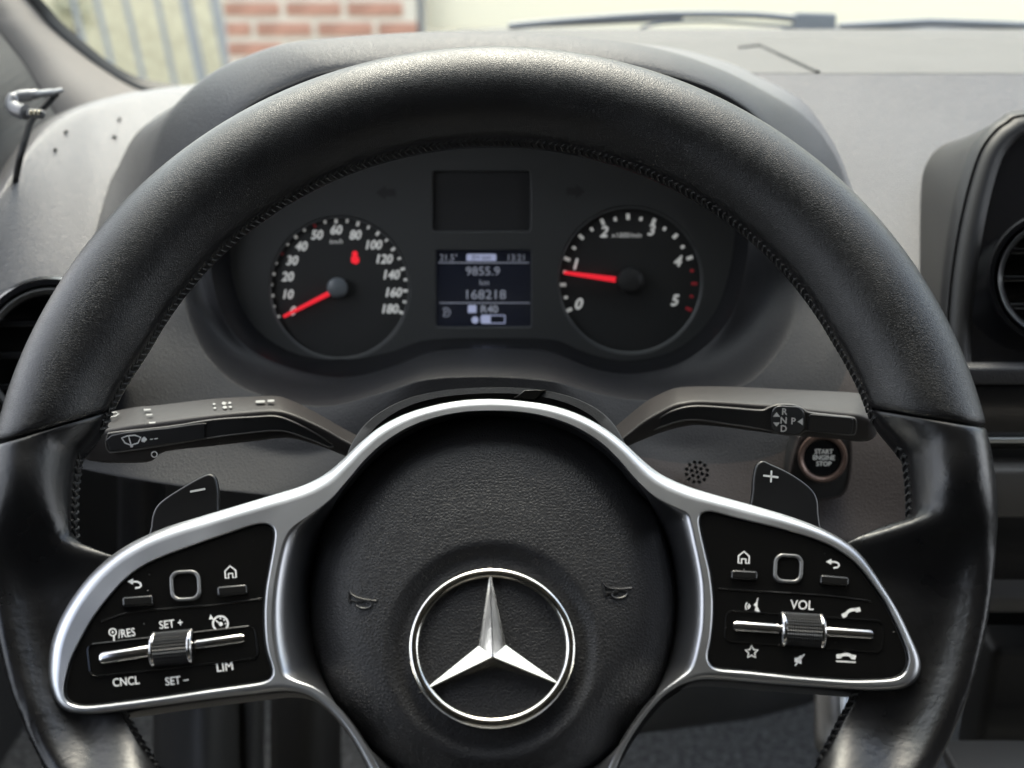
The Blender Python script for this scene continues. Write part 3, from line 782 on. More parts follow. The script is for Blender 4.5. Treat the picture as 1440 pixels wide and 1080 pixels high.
trim = mk('spoke_trim', TV, TF, M['silver'], sw, True, 50)
trim['label'] = 'satin silver trim framing both button panels and the airbag pad'
back = plate('spoke_back', wp(H_T-.009), [inset(trim_out, -2.5), crs(web_hole, 5)], .020, .003, M['pad'], sw, raw=True)
# concave web from the trim down to the pad
PADC = (693, 850); PA, PB = 257, 273
hole_s = crs(web_hole, 5)
ang = [math.atan2(-(p[1]-PADC[1])/PB, (p[0]-PADC[0])/PA) for p in hole_s]
rg = []
for t, h in ((0, H_T), (.04, H_T-.00005), (.15, H_T-.0009), (.35, H_T-.0042), (.6, H_T-.011), (.85, H_T-.019), (1.0, H_T-.026), (1.05, H_T-.034)):
    ring = []
    for p, a in zip(hole_s, ang):
        e = np.array([PADC[0]+PA*1.0*math.cos(a), PADC[1]-PB*math.sin(a)])
        q = lerp(np.array(p), e, t); ring.append(wp(h).hit(*q))
    rg.append(ring)
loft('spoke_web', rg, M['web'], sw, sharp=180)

# --- airbag pad
EMC = (692, 911.5)
hb = -.020
def pad_h(t):
    return np.interp(t, [0, .2, .4, .6, .70, .76, .82, .90, .96, 1.0, 1.02], [.0200, .0198, .0192, .0180, .0170, .0158, .0138, .0100, .0058, .000, -.010])
PL0 = wp(hb); PCu = PL0.uv(*PADC)
ec = wp(hb+.017).uv(*EMC)
rings = []; NT, NP = 56, 140
tt_ = [1.02, 1.0, .985, .97]+list(np.linspace(.955, .0, NT))
er = np.linalg.norm(wp(hb+.017).uv(EMC[0]+117, EMC[1])-ec)
for t in tt_:
    ring = []
    for a in np.linspace(0, 2*math.pi, NP, endpoint=False):
        e = PL0.uv(PADC[0]+PA*1.012*math.cos(a), PADC[1]-PB*1.012*math.sin(a))
        uvp = PCu+(e-PCu)*max(t, 1e-4); h = float(pad_h(t))
        d = np.linalg.norm(uvp-ec)/er
        x = np.clip((1.30-d)/.22, 0, 1); x = x*x*(3-2*x)
        h = h-.0030*x
        ring.append(PL0.pt(uvp[0], uvp[1], h))
    rings.append(ring)
pad = loft('airbag_pad', rings, M['pad'], sw, sharp=180, flip=True)
pad['label'] = 'round grained black airbag pad with a horn push on each side'
# emblem
EH = hb+.0180
ep = wp(EH)
ring_c = [ep.hit(EMC[0]+110.5*math.cos(a), EMC[1]-105.5*math.sin(a)) for a in np.linspace(0, 2*math.pi, 96, endpoint=False)]
tube('emblem_ring', ring_c, .0021, M['chrome'], pad, 14, True)
tips = [(689.5, 808), (600, 969), (785.5, 962)]; notch = [(674, 909), (693, 936), (710.5, 908)]; apex = (692.7, 924)
lowp = wp(EH-.0002); hi = wp(EH+.0046)
sv = [hi.hit(*apex)]+[wp(EH+.0012).hit(*p) for p in tips]+[lowp.hit(*p) for p in notch]
# order: tip0, notch0(left of top), tip1, notch1, tip2, notch2
sf = [(0, 1, 4), (0, 4, 2), (0, 2, 5), (0, 5, 3), (0, 3, 6), (0, 6, 1)]
bk = [p-WN*.004 for p in sv[1:]]
base = len(sv); sv += bk
order = [1, 4, 2, 5, 3, 6]
for i in range(6):
    a, b = order[i], order[(i+1) % 6]; sf.append((a, b, b+6, a+6)); 
star = mk('emblem_star', sv, [f[::-1] for f in sf], M['chrome'], pad, False)
bv = star.modifiers.new('bevel', 'BEVEL'); bv.width = .00035; bv.segments = 2; bv.limit_method = 'ANGLE'
disc = plate('emblem_disc', wp(EH-.0012), [hole(EMC, 112, 107)], .0012, .0002, M['pad'], pad, raw=True)
# horn symbols: raised outlines
from mathutils.bvhtree import BVHTree
_pv = [Vector(p) for r in rings for p in r]; _pf = grid_faces(len(rings), NP, False, True)
PBV = BVHTree.FromPolygons(_pv, _pf)
def pad_pt(px, py, lift=.0002):
    d = Vector(rdir(px, py)); h_ = PBV.ray_cast(Vector(CAM), d.normalized())[0]
    return np.array(h_)+WN*lift
def horn(cx, cy, s, ang):
    c, sn = math.cos(R(ang)), math.sin(R(ang))
    T = lambda L: [pad_pt(cx+s*(x*c-y*sn), cy+s*(x*sn+y*c)) for x, y in L]
    P = [T([(-19, -10), (-16, -5), (-8, -1), (4, 1), (20, 2)]), T([(-17, 4), (-10, 5), (0, 5)]), T([(-19, -10), (-19, 0), (-17, 8)]), T([(2+11*math.cos(q), 8+5.5*math.sin(q)) for q in np.linspace(0, 2*math.pi, 16)])]
    tubes('horn_symbol', P, .00045, M['emboss'], pad, 6)
horn(510, 842, 1.0, 4); horn(868, 828, -1.0, 172)
for s, x in (('AIRBAG', 700),):
    v, f = text_flat(s); k_ = 16/.7
    W = [pad_pt(x+a*k_*1.75, 1078-(b-.35)*k_, .0008) for a, b in v]
    mk('lettering', W, f, M['emboss'], pad, False)

# --- button panels
HP = H_T-.0012
pp = wp(HP)
def panel(outl, lab):
    p = plate('button_panel', pp, [crs(outl, 5)], .004, .0006, M['gloss'], sw, raw=True); p['label'] = lab; return p
pL = panel(panL, 'left gloss black cruise control button panel'); pR = panel(panR, 'right gloss black audio and phone button panel')
def raised(name, par, cx, cy, wx, wy, rad, ang_, m_, hgt, bev):
    return plate(name, pp.up(hgt), [rrect(cx, cy, wx, wy, rad, ang_)], hgt+.002, bev, m_, par, raw=True)
def touch(par, cx, cy, s, ang_):
    o_ = plate('touch_pad', pp.up(.0011), [rrect(cx, cy, s, s*1.0, s*.30, ang_, 8), rrect(cx, cy, s-9, s-9, s*.24, ang_, 8)], .0025, .0005, M['touch'], par, raw=True)
    plate('touch_surface', pp.up(.0002), [rrect(cx, cy, s-8, s-8, s*.22, ang_, 8)], .0008, .0001, M['gloss'], par, raw=True)
def roller(par, cx, cy, wpx, ang_, hpx):
    a = R(ang_); c = pp.hit(cx, cy); ax = pp.hit(cx+math.cos(a)*10, cy-math.sin(a)*10)-c; ax /= np.linalg.norm(ax)
    per = np.linalg.norm(pp.hit(cx+10, cy)-c)/10; hw = wpx/2*per; rad = hpx/2*per; ay = np.cross(WN, ax)
    c = c-WN*rad*.45
    V, F = [], []; nx, na = 15, 34
    def P(x, q, r): return c+ax*x+(ay*math.cos(q)+WN*math.sin(q))*r
    iw = hw*.80
    for i in range(nx):
        for j in range(na):
            x0, x1 = -iw+2*iw*i/nx, -iw+2*iw*(i+1)/nx; q0, q1 = 2*math.pi*j/na, 2*math.pi*(j+1)/na
            b_ = len(V); V += [P(x0, q0, rad), P(x1, q0, rad), P(x1, q1, rad), P(x0, q1, rad), P((x0+x1)/2, (q0+q1)/2, rad*1.085)]
            F += [(b_, b_+1, b_+4), (b_+1, b_+2, b_+4), (b_+2, b_+3, b_+4), (b_+3, b_, b_+4)]
    mk('knurled_roller', V, F, M['knurl'], par, False)
    for sgn in (-1, 1):
        rg_ = []
        for x, r in ((iw*.99, rad*.98), (iw*.99, rad*1.06), (iw+.3*(hw-iw), rad*1.10), (hw-.2*(hw-iw), rad*1.06), (hw, rad*.92), (hw, 0.0001)):
            rg_.append([P(sgn*x, q, r) for q in np.linspace(0, 2*math.pi, 40, endpoint=False)])
        loft('roller_end', rg_, M['bar'], par, sharp=60, flip=sgn > 0)
def cbar(par, p0, p1, th_, m_):
    a = pp.up(.0004).hit(*p0); b = pp.up(.0004).hit(*p1); per = np.linalg.norm(b-a)/math.hypot(p1[0]-p0[0], p1[1]-p0[1])
    ax = (b-a)/np.linalg.norm(b-a); ay = np.cross(WN, ax); rg_ = []
    L = np.linalg.norm(b-a)
    for x, k_ in ((0, .05), (.0002, .72), (.0012, 1), (L-.0012, 1), (L-.0002, .72), (L, .05)):
        r = th_/2*per*k_
        rg_.append([a+ax*x+ay*r*math.cos(q)*1.0+WN*r*.55*math.sin(q) for q in np.linspace(0, 2*math.pi, 18, endpoint=False)])
    loft('chrome_bar', rg_, m_, par, sharp=50)
def slot(par, cx, cy, wx, wy, ang_):
    P = rrect(cx, cy, wx, wy, 10, ang_, 6)
    tube('slot_edge', [pp.up(.0001).hit(*p) for p in P], .00035, M['gloss'], par, 6, True)
# left panel
slot(pL, 243, 916, 238, 46, 6.5)
roller(pL, 242, 911, 60, 5.5, 50); cbar(pL, (140, 926), (213, 915), 17, M['bar']); cbar(pL, (273, 907), (344, 897), 13, M['bar'])
raised('button', pL, 193, 845, 43, 14, 3.5, 4, M['btn'], .0016, .0007); raised('button', pL, 326, 830, 42, 14, 3.5, 5, M['btn'], .0016, .0007)
touch(pL, 260, 823, 43, 3)
tube('panel_crease', [pp.hit(*p) for p in crs([(143, 874), (180, 862), (235, 856), (300, 851), (368, 842)], 5, False)], .0004, M['gloss'], pL, 6)
def back_arrow(par, x, y, s=1.0):
    icon('back_symbol', pp, M['white'], par, strokes=[[(x-6*s, y-3*s), (x+3*s, y-3*s), (x+7*s, y-1*s), (x+8.5*s, y+2*s), (x+6.5*s, y+5*s), (x, y+6*s)]], fills=[[(x-11*s, y-3.2*s), (x-3*s, y-7.5*s), (x-3*s, y+1*s)]], wd=2.3)
def house(par, x, y, s=1.0, a=0):
    c, sn = math.cos(R(a)), math.sin(R(a)); T = lambda L: [(x+s*(p*c-q*sn), y+s*(p*sn+q*c)) for p, q in L]
    icon('home_symbol', pp, M['white'], par, strokes=[(T([(-7.5, 8), (-7.5, -2), (0, -8.5), (7.5, -2), (7.5, 8), (3, 8), (3, 2), (-3, 2), (-3, 8)]), True, 2.0)])
back_arrow(pL, 190, 821); house(pL, 324, 804.5, 1.0, -4)
icon('distance_symbol', pp, M['white'], pL, strokes=[(arc(158.5, 889, 5, 0, 360, 16)[:-1], True, 1.6), [(160, 894), (160.5, 903)]], fills=[arc(158.5, 889, 1.6, 0, 360, 8)[:-1]], wd=2)
text('lettering', '/RES', 178, 890, 11.5, 8, pp, M['white'], pL, sx=.82, bold=.15)
text('lettering', 'SET +', 240.5, 877, 11, 7, pp, M['white'], pL, sx=.9, bold=.15)
text('lettering', 'CNCL', 177, 958, 11.5, 6, pp, M['white'], pL, sx=.86, bold=.15)
text('lettering', 'SET –', 248.5, 956.5, 11, 7, pp, M['white'], pL, sx=.9, bold=.15)
text('lettering', 'LIM', 316, 937.5, 12, 7, pp, M['white'], pL, sx=.95, bold=.15)
icon('cruise_symbol', pp, M['white'], pL, strokes=[(arc(310, 877, 10.5, -50, 230, 20), False, 2.6), [(310, 878), (303, 872)], [(310, 868), (310, 871)], [(316, 871), (314, 873)], [(318, 877), (316, 877)]], fills=[arc(310.5, 877.5, 3, 0, 360, 10)[:-1], [(301, 871), (294, 871), (296, 864), (298, 867)]], wd=1.6)
# right panel
slot(pR, 1131, 888, 222, 44, -4)
roller(pR, 1128.5, 886, 62, -3.5, 50); cbar(pR, (1031, 880), (1098, 884.5), 14, M['bar']); cbar(pR, (1160, 888), (1228, 892.5), 13, M['bar'])
raised('button', pR, 1047, 808.5, 37, 13, 3.5, -3, M['btn'], .0016, .0007); raised('button', pR, 1174, 816, 40, 13, 3.5, -5, M['btn'], .0016, .0007)
touch(pR, 1109, 799, 41, -3)
tube('panel_crease', [pp.hit(*p) for p in crs([(1010, 828), (1090, 833), (1160, 838), (1205, 843), (1224, 846)], 5, False)], .0004, M['gloss'], pR, 6)
house(pR, 1046, 784, 1.0, 2); back_arrow(pR, 1172, 793, .95)
icon('voice_symbol', pp, M['white'], pR, strokes=[[(1066, 841), (1064, 847), (1060.5, 851), (1063.5, 853), (1062, 858), (1069, 861)], arc(1057, 853, 5, 130, 220, 6), arc(1056.5, 853, 8, 135, 215, 6), arc(1056, 853, 2, 110, 230, 5)], fills=[[(1066, 841), (1064, 847), (1060.5, 851), (1063.5, 853), (1062, 858), (1069, 861), (1065, 853)]], wd=1.6)
text('lettering', 'VOL', 1128, 850.5, 13, -3, pp, M['white'], pR, sx=.92, bold=.15)
def phone(par, x, y, a, line):
    c, sn = math.cos(R(a)), math.sin(R(a)); T = lambda L: [(x+(p*c-q*sn), y+(p*sn+q*c)) for p, q in L]
    up_ = T(arc(0, 6, 11, 20, 160, 12, 9)); lo_ = T(arc(0, 6, 8, 160, 20, 12, 4.5))
    icon('phone_symbol', pp, M['white'], par, fills=[up_+lo_, T([(-14, 0), (-7, -1), (-6.5, 5), (-13, 6)]), T([(14, 0), (7, -1), (6.5, 5), (13, 6)])], strokes=([T([(-14, 9.5), (14, 9.5)])] if line else []), wd=1.8)
phone(pR, 1196, 859, -22, False); phone(pR, 1190, 921, 3, True)
icon('star_symbol', pp, M['white'], pR, strokes=[([(1057+(9.5 if k % 2 == 0 else 4.3)*math.sin(R(36*k)), 917-(9.5 if k % 2 == 0 else 4.3)*math.cos(R(36*k))) for k in range(10)], True, 1.7)])
icon('mute_symbol', pp, M['white'], pR, fills=[[(1117.5, 925), (1121, 925), (1127, 921), (1127, 934), (1121, 931), (1117.5, 931)]], strokes=[[(1118, 936), (1131, 920)]], wd=1.8)

# --- shift paddles
ppl = wp(-.045)
padL = [(208, 790), (211, 740), (214, 722), (222, 708), (240, 694), (270, 676), (288, 667), (297, 666), (304, 672), (307, 690), (307, 712), (306, 760)]
padR = [(1057, 760), (1058, 690), (1060, 665), (1064, 652), (1073, 647), (1085, 652), (1105, 661), (1125, 673), (1142, 687), (1150, 701), (1152, 722), (1152, 790)]
a = plate('shift_paddle', ppl, [padL], .004, .0012, M['paddle'], sw); a['label'] = 'left shift paddle marked minus'
icon('minus_symbol', ppl, M['white'], a, fills=[rrect(278, 689.5, 22, 3, 1.2, 11)], lift=.0002)
b = plate('shift_paddle', ppl, [padR], .004, .0012, M['paddle'], sw); b['label'] = 'right shift paddle marked plus'
icon('plus_symbol', ppl, M['white'], b, fills=[rrect(1084, 670, 22, 3, 1.2, -7), rrect(1084.5, 670, 2.6, 17, 1, -3)], lift=.0002)

# ================================================================== COLUMN COVER
cc = thing('column_cover', 'black textured steering column shroud rising behind the airbag pad', 'column cover', wp(-.10).hit(690, 600))
covo = [(470, 700), (482, 660), (497, 622), (522, 592), (565, 567), (620, 553), (690, 548), (755, 551), (808, 563), (848, 584), (872, 612), (888, 650), (900, 700), (860, 900), (690, 960), (510, 900)]
co = crs(covo, 5)
cc0 = np.mean(co, axis=0)
rg = []
for h, k in ((-.050, .90), (-.050, .97), (-.052, .99), (-.056, 1.0), (-.07, 1.005), (-.11, 1.02), (-.19, 1.05)):
    base_pl = wp(-.056); ring = []
    for p in co:
        q = cc0+(np.array(p)-cc0)*k; u = base_pl.uv(*q); ring.append(base_pl.pt(u[0], u[1], h+.056))
    rg.append(ring)
loft('shroud', rg, M['column'], cc, sharp=60, flip=True)
plate('gloss_tab', wp(-.0485), [[(722, 560), (738, 548), (768, 548), (752, 562)]], .003, .0004, M['gloss'], cc, raw=True)

# ================================================================== STALKS
def stalk(name, label, st, dep, back, side):
    t = thing(name, label, 'stalk', at(st[-1][0], st[-1][2], dep))
    rg = []
    S = crs([(x, a, m_, b_) for x, a, m_, b_ in st], 4, False)
    for x, yt, ym, yb in S:
        f0 = at(x, ym, dep); f1 = at(x, yb, dep+.004); b0 = at(x, yt, dep+back)
        b1 = f1+np.array([0, back*1.1, 0])
        C = [f0, f1, b1, b0]; ring = []
        for i in range(4):
            p, c, n = C[i-1], C[i], C[(i+1) % 4]
            d0 = (p-c); d1 = (n-c); r_ = .0022
            a0 = c+d0/np.linalg.norm(d0)*min(r_, .4*np.linalg.norm(d0)); a1 = c+d1/np.linalg.norm(d1)*min(r_, .4*np.linalg.norm(d1))
            for s in (0, .33, .67, 1): ring.append((1-s)**2*a0+2*s*(1-s)*c+s*s*a1)
        rg.append(ring)
    def shrink(r, k, dx):
        c = np.mean(r, axis=0); return [c+(np.array(p)-c)*k+np.array([dx, 0, 0]) for p in r]
    rg = [shrink(rg[0], .02, -.004*side), shrink(rg[0], .75, -.004*side), shrink(rg[0], .93, -.002*side)]+rg
    loft('lever_body', rg, M['stalk'], t, caps=True, sharp=50, flip=side > 0)
    return t
SD = .525
stl = [(126, 597, 618, 650), (140, 585, 608, 652), (150, 579, 605, 653), (190, 571, 598, 653), (213, 569, 595.5, 650), (232, 567, 593, 637), (300, 559, 584.5, 629), (360, 556, 579, 622), (388, 555.5, 578, 618.5), (408, 561, 582, 618), (433, 573, 592, 624), (460, 588, 605, 633), (482, 601, 618, 642), (510, 616, 632, 652)]
ls = stalk('indicator_stalk', 'left grey brown wiper and light stalk with a wiper symbol', stl, SD, .022, 1)
sfp = Plane(at(200, 620, SD), np.cross(at(330, 603, SD)-at(200, 620, SD), at(200, 650, SD+.004)-at(200, 595, SD)))
if sfp.n.dot(cf) > 0: sfp = Plane(sfp.o, -sfp.n)
inl = [(150, 612), (160, 608), (235, 600), (300, 590), (360, 586), (385, 585), (405, 590), (435, 604), (462, 620), (470, 628), (462, 630), (440, 621), (405, 609), (385, 607), (360, 609), (295, 617), (235, 627), (165, 637), (152, 636), (148, 625)]
plate('inlay_edge', sfp.up(.0006), [inl, inset(inl, 2.2)], .002, .0004, M['stalk_edge'], ls, sharp=60)
plate('front_inlay', sfp.up(.0003), [inset(inl, 1.8)], .002, .0002, M['stalk_dark'], ls, raw=True)
plate('grip_pad', sfp.up(.0012), [[(156, 612), (235, 602), (286, 595), (288, 600), (288, 614), (284, 618), (235, 625), (162, 634), (154, 630)]], .002, .0006, M['stalk_dark'], ls, n=3)
wpq = sfp.up(.0014)
icon('wiper_symbol', wpq, M['white'], ls, strokes=[([(171, 616), (179, 613), (190, 612), (198, 615), (194, 623), (184, 626), (176, 623)], True, 1.7), [(185, 628), (181, 614)]], fills=[arc(185, 627, 2.2, 0, 360, 10)[:-1], [(199, 617), (203, 614), (207, 618), (203, 622), (199, 621)]], wd=1.5)
icon('dash_symbol', wpq, M['white'], ls, strokes=[[(211, 618), (215, 617.5)], [(217, 617.3), (222, 616.5)]], wd=1.4)
rg_ = arc(217, 639, 4, 0, 360, 16)[:-1]
icon('knob_mark', Plane(at(217, 639, SD+.0005), sfp.n), M['white'], ls, strokes=[(rg_, True, 1.3)], lift=.0008)
stp = Plane(at(300, 584.5, SD), np.cross(at(380, 578, SD)-at(250, 591, SD), at(300, 559, SD+.022)-at(300, 584.5, SD)))
if stp.n.dot(EZ) < 0: stp = Plane(stp.o, -stp.n)
dsy = []
for x, y, r_ in ((301, 562.5, 2.6), (302, 568, 2.6), (315, 561.5, 4), (316, 567, 4), (323, 561, 3), (324, 566.5, 3)): dsy.append(arc(x, y+5.5, r_*.8, 0, 360, 10, r_*.55)[:-1])
icon('light_symbols', stp.up(.0006), M['print'], ls, fills=dsy+[rrect(366, 564.5, 13, 3.2, 1.4, 3), rrect(381, 563.5, 10, 3, 1.4, 3)])
icon('position_marks', stp.up(.0006), M['print'], ls, fills=[rrect(207, 576, 10, 2, .9, 3), rrect(210, 583, 9, 1.8, .8, 3), rrect(214, 594.2, 9, 2, .8, 3)])
icon('sleeve_joint', stp.up(.0007), M['black'], ls, strokes=[[(200, 571), (205, 597)]], wd=1.2)
icon('arrow_symbol', stp.up(.0006), M['print'], ls, strokes=[([(155, 581), (163, 579), (167, 582), (162, 585), (156, 586)], True, 1.5)])

str_ = [(1222, 553, 589, 622), (1208, 551, 584, 623), (1190, 549.5, 582, 621), (1160, 548, 579, 618), (1134, 547, 576, 616), (1090, 545, 571, 612), (1060, 543.5, 569, 608), (1018, 542, 566, 602.5), (980, 542, 564.5, 599.5), (960, 543, 567, 602), (947, 545, 570, 605), (925, 554, 581, 612), (905, 566, 593, 620), (884, 583, 610, 629), (862, 603, 627, 640)]
rs = stalk('gear_selector_stalk', 'right grey brown gear selector stalk marked R N D P', str_, SD, .024, -1)
rfp = Plane(at(1110, 590, SD), np.cross(at(1200, 600, SD)-at(1000, 580, SD), at(1110, 613, SD+.004)-at(1110, 573, SD)))
if rfp.n.dot(cf) > 0: rfp = Plane(rfp.o, -rfp.n)
inr = [(889, 613), (905, 601), (927, 587), (950, 576), (980, 571), (1030, 574), (1070, 577), (1082, 573), (1095, 569), (1115, 569.5), (1128, 574), (1138, 580), (1170, 584), (1198, 587), (1205, 592), (1204, 609), (1196, 613), (1165, 610), (1135, 607), (1122, 613), (1100, 612), (1082, 607), (1040, 600), (980, 592), (955, 594), (930, 602), (905, 612), (892, 618)]
plate('inlay_edge', rfp.up(.0006), [inr, inset(inr, 2.2)], .002, .0004, M['stalk_edge'], rs, sharp=60)
plate('front_inlay', rfp.up(.0003), [inset(inr, 1.8)], .002, .0002, M['stalk_dark'], rs, raw=True)
plate('selector_window', rfp.up(.0016), [rrect(1108, 591, 47, 39, 13, -3, 7)], .003, .0006, mat('selector_window', (.035, .036, .038), .25), rs, raw=True)
plate('end_pad', rfp.up(.0012), [rrect(1168, 597, 64, 24, 5, -5, 6)], .002, .0006, M['stalk_dark'], rs, raw=True)
sp_ = rfp.up(.0017)
for s, x, y in (('R', 1103, 578.6), ('N', 1102, 591), ('D', 1102, 602.5), ('P', 1115.5, 592)):
    text('lettering', s, x, y, 9, -2, sp_, M['white'], rs, bold=.3)
icon('selector_arrows', sp_, M['white'], rs, fills=[[(1087, 586), (1092, 579.5), (1097, 586)], [(1087, 594), (1092, 600), (1097, 594)], [(1121.5, 593), (1129, 588), (1129, 598)]])

# ================================================================== START BUTTON, SPEAKER DOTS
SBP = facing(1157, 644, .598, 18)
sb = thing('start_button', 'round engine start stop button with brown ring in dark housing', 'start button', SBP.hit(1157, 690))
hou = [(1122, 622), (1130, 612), (1190, 610), (1198, 625), (1198, 655), (1194, 682), (1186, 696), (1172, 702), (1145, 704), (1122, 700), (1112, 690), (1112, 660)]
plate('housing', SBP.up(.006), [hou], .020, .0015, M['black'], sb)
plate('housing_rim', SBP.up(.0066), [hou, inset(hou, 3.5)], .006, .0012, M['brown'], sb, sharp=60)
rings = []
for r, h in ((35, .003), (35, .010), (33.5, .0125), (30, .0125), (27, .011), (26, .009)):
    rings.append([SBP.up(h).hit(1157+r*math.cos(q), 644+r*math.sin(q)) for q in np.linspace(0, 2*math.pi, 48, endpoint=False)])
loft('button_ring', rings, M['start_ring'], sb, sharp=60, flip=True)
fc2 = plate('button_cap', SBP.up(.0105), [hole((1157, 644), 27, 27)], .006, .001, M['bezel'], sb, raw=True)
for s, y in (('START', 635), ('ENGINE', 643.5), ('STOP', 652)):
    text('lettering', s, 1158.5, y, 6.5, -1, SBP.up(.0105), M['white'], fc2, sx=.95, bold=.3)
spk = thing('speaker_grille', 'small round cluster of dark sound holes on the lower dash', 'grille', LPr.hit(980, 664))
SPK = facing(980, 664, .590, 25)
for ring_i, (n_, r_) in enumerate(((1, 0), (6, 7.5), (12, 15))):
    for k in range(n_):
        q = 2*math.pi*k/n_+.3
        rg_ = [[SPK.up(h).hit(980+r_*math.cos(q)+rr*math.cos(z), 664+r_*math.sin(q)*.95+rr*math.sin(z)) for z in np.linspace(0, 2*math.pi, 10, endpoint=False)] for rr, h in ((3.0, .0006), (2.7, .0010), (2.2, .0006), (.05, -.002))]
        loft('sound_hole', rg_, M['black'], spk, sharp=60, flip=True)

# ================================================================== AIR VENTS AND MEDIA DISPLAY
def vent(name, label, cx, cy, r, dep, elev, yaw, rm, group=None):
    pl = facing(cx, cy, dep, elev, yaw); t = thing(name, label, 'air vent', pl.hit(cx, cy+r))
    def prof_ring(items, m_, nm):
        rg = []
        for rr, h in items: rg.append([pl.up(h).hit(cx+rr*math.cos(q), cy+rr*math.sin(q)) for q in np.linspace(0, 2*math.pi, 64, endpoint=False)])
        return loft(nm, rg, m_, t, sharp=50, flip=True)
    prof_ring([(r*1.12, -.02), (r*1.12, .004), (r*1.08, .008), (r*1.0, .008), (r*.97, .004), (r*.97, -.02)], M['bezel'], 'outer_ring')
    prof_ring([(r*.965, -.01), (r*.965, .006), (r*.93, .0085), (r*.87, .006), (r*.84, -.02)], rm, 'bright_ring')
    plate('vent_core', pl.up(-.018), [hole((cx, cy), r*.98, r*.98)], .004, .0005, M['black'], t, raw=True)
    for k in (-.5, 0, .5):
        hw = r*.86*math.sqrt(1-k*k)
        plate('slat', pl.up(.0), [rrect(cx, cy+k*r*.9, hw*2, r*.10, r*.04)], .012, .0008, M['bezel'], t, raw=True)
    return t
vent('air_vent', 'round left air vent with dark ring on the dashboard shoulder', 72, 500, 100, .60, 15, 8, M['trim_grey'])
# media display housing
md = thing('media_display', 'gloss black media display housing right of the steering wheel', 'media display', at(1420, 530, .60))
def hpoly(side):
    return side
prof_edge = [(1342, 512), (1338, 430), (1345, 360), (1360, 290), (1380, 225), (1402, 185), (1430, 168), (1480, 160), (1600, 158), (1800, 160), (1800, 640), (1360, 640)]
# side shell: from the dash surface (traced left edge) forward to the display edge
edgeA = [(1296, 540), (1293, 420), (1292, 330), (1293, 270), (1298, 235), (1315, 210), (1345, 197), (1385, 192), (1440, 188), (1600, 186), (1800, 186)]
edgeB = [(1325, 545), (1322, 470), (1326, 400), (1336, 330), (1350, 265), (1366, 215), (1384, 186), (1404, 168), (1440, 154), (1600, 148), (1800, 148)]
edgeC = [(1342, 545), (1340, 470), (1345, 400), (1355, 330), (1369, 268), (1385, 218), (1402, 192), (1422, 176), (1452, 166), (1600, 160), (1800, 160)]
edgeD = [(1362, 545), (1360, 470), (1366, 400), (1376, 330), (1389, 268), (1403, 222), (1418, 200), (1436, 186), (1462, 178), (1600, 174), (1800, 174)]
eA, eB, eC, eD = [crs(e, 5, False) for e in (edgeA, edgeB, edgeC, edgeD)]
def dA(y): return Dd(y)+.012
rg = [[at(x, y, dA(y)+.02) for x, y in eA], [at(x, y, dA(y)-.006) for x, y in eA], [at(x, y, dA(y)-.012) for x, y in lerp(eA, eB, .12)], [at(x, y, .612+.00008*(540-y)) for x, y in lerp(eA, eB, .9)], [at(x, y, .606+.00008*(540-y)) for x, y in eB], [at(x, y, .602+.00008*(540-y)) for x, y in lerp(eB, eC, .5)]]
loft('side_shell', rg, M['shell'], md, closed=False, sharp=180)
rg = [[at(x, y, .604+.00008*(540-y)) for x, y in lerp(eB, eC, .55)], [at(x, y, .600+.00008*(540-y)) for x, y in eC], [at(x, y, .598+.00008*(540-y)) for x, y in lerp(eC, eD, .5)], [at(x, y, .599+.00008*(540-y)) for x, y in eD], [at(x, y, .603+.00008*(540-y)) for x, y in lerp(eD, eD+np.array([6, 3]), 1)]]
loft('front_frame', rg, M['shell'], md, closed=False, sharp=180)
cent = [at(1800, y, .603+.00008*(540-y)) for x, y in eD]
loft('glass_front', [[at(x+4, y+2, .6025+.00008*(540-y)) for x, y in eD], cent], mat('display_gloss', (.006, .006, .007), .14), md, closed=False, sharp=180)
box('lower_edge', at(1500, 525, .601), (.11, .01, .010), M['hood'], md, .002)
vent('air_vent', 'round centre air vent with bright ring below the media display', 1484, 392, 86, .598, 12, -5, mat('vent_silver', (.62, .63, .64), .28, metal=1))
con = thing('centre_console', 'dark centre console with gloss panel, silver strip and storage shelf', 'console', at(1450, 900, .62))
box('gloss_panel', at(1520, 570, .615), (.13, .02, .032), M['bezel'], con, .002)
box('silver_strip', at(1520, 616, .612), (.13, .008, .0032), M['chrome_strip'], con, .001)
box('silver_strip', at(1520, 606, .614), (.13, .008, .003), M['hood'], con, .001)
box('shadow_gap', at(1520, 633, .63), (.13, .02, .012), M['black'], con, .001)
box('mid_panel', at(1520, 684, .622), (.13, .02, .030), M['console'], con, .003)
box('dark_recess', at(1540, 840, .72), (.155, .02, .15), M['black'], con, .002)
box('shelf_lip', at(1540, 838, .66), (.17, .02, .012), M['console'], con, .003)
box('lower_body', at(1540, 980, .70), (.15, .03, .09), M['black'], con, .006)
box('tray_edge', at(1460, 1072, .66), (.105, .03, .010), M['console'], con, .003)

# ================================================================== FOOTWELL
fw = thing('pedal', 'grey metal pedal arm in the footwell below the right spoke', 'pedal', at(1180, 1060, .95))
column_panel('pedal_arm', (1146, 1178), 940, 1050, 1.02, .96, .004, M['beige_strip'], fw)
column_panel('pedal_edge', (1183, 1194), 940, 1010, 1.00, .97, .002, M['chrome_strip'], fw)
lc = thing('lower_column', 'dark tubular lower steering column seen under the right spoke', 'column', at(1000, 980, .85))
tube('column_tube', [at(700, 900, .62), at(860, 940, .78), at(1040, 955, 1.0), at(1120, 950, 1.15)], [.05, .045, .035, .03], M['black'], lc, 20)

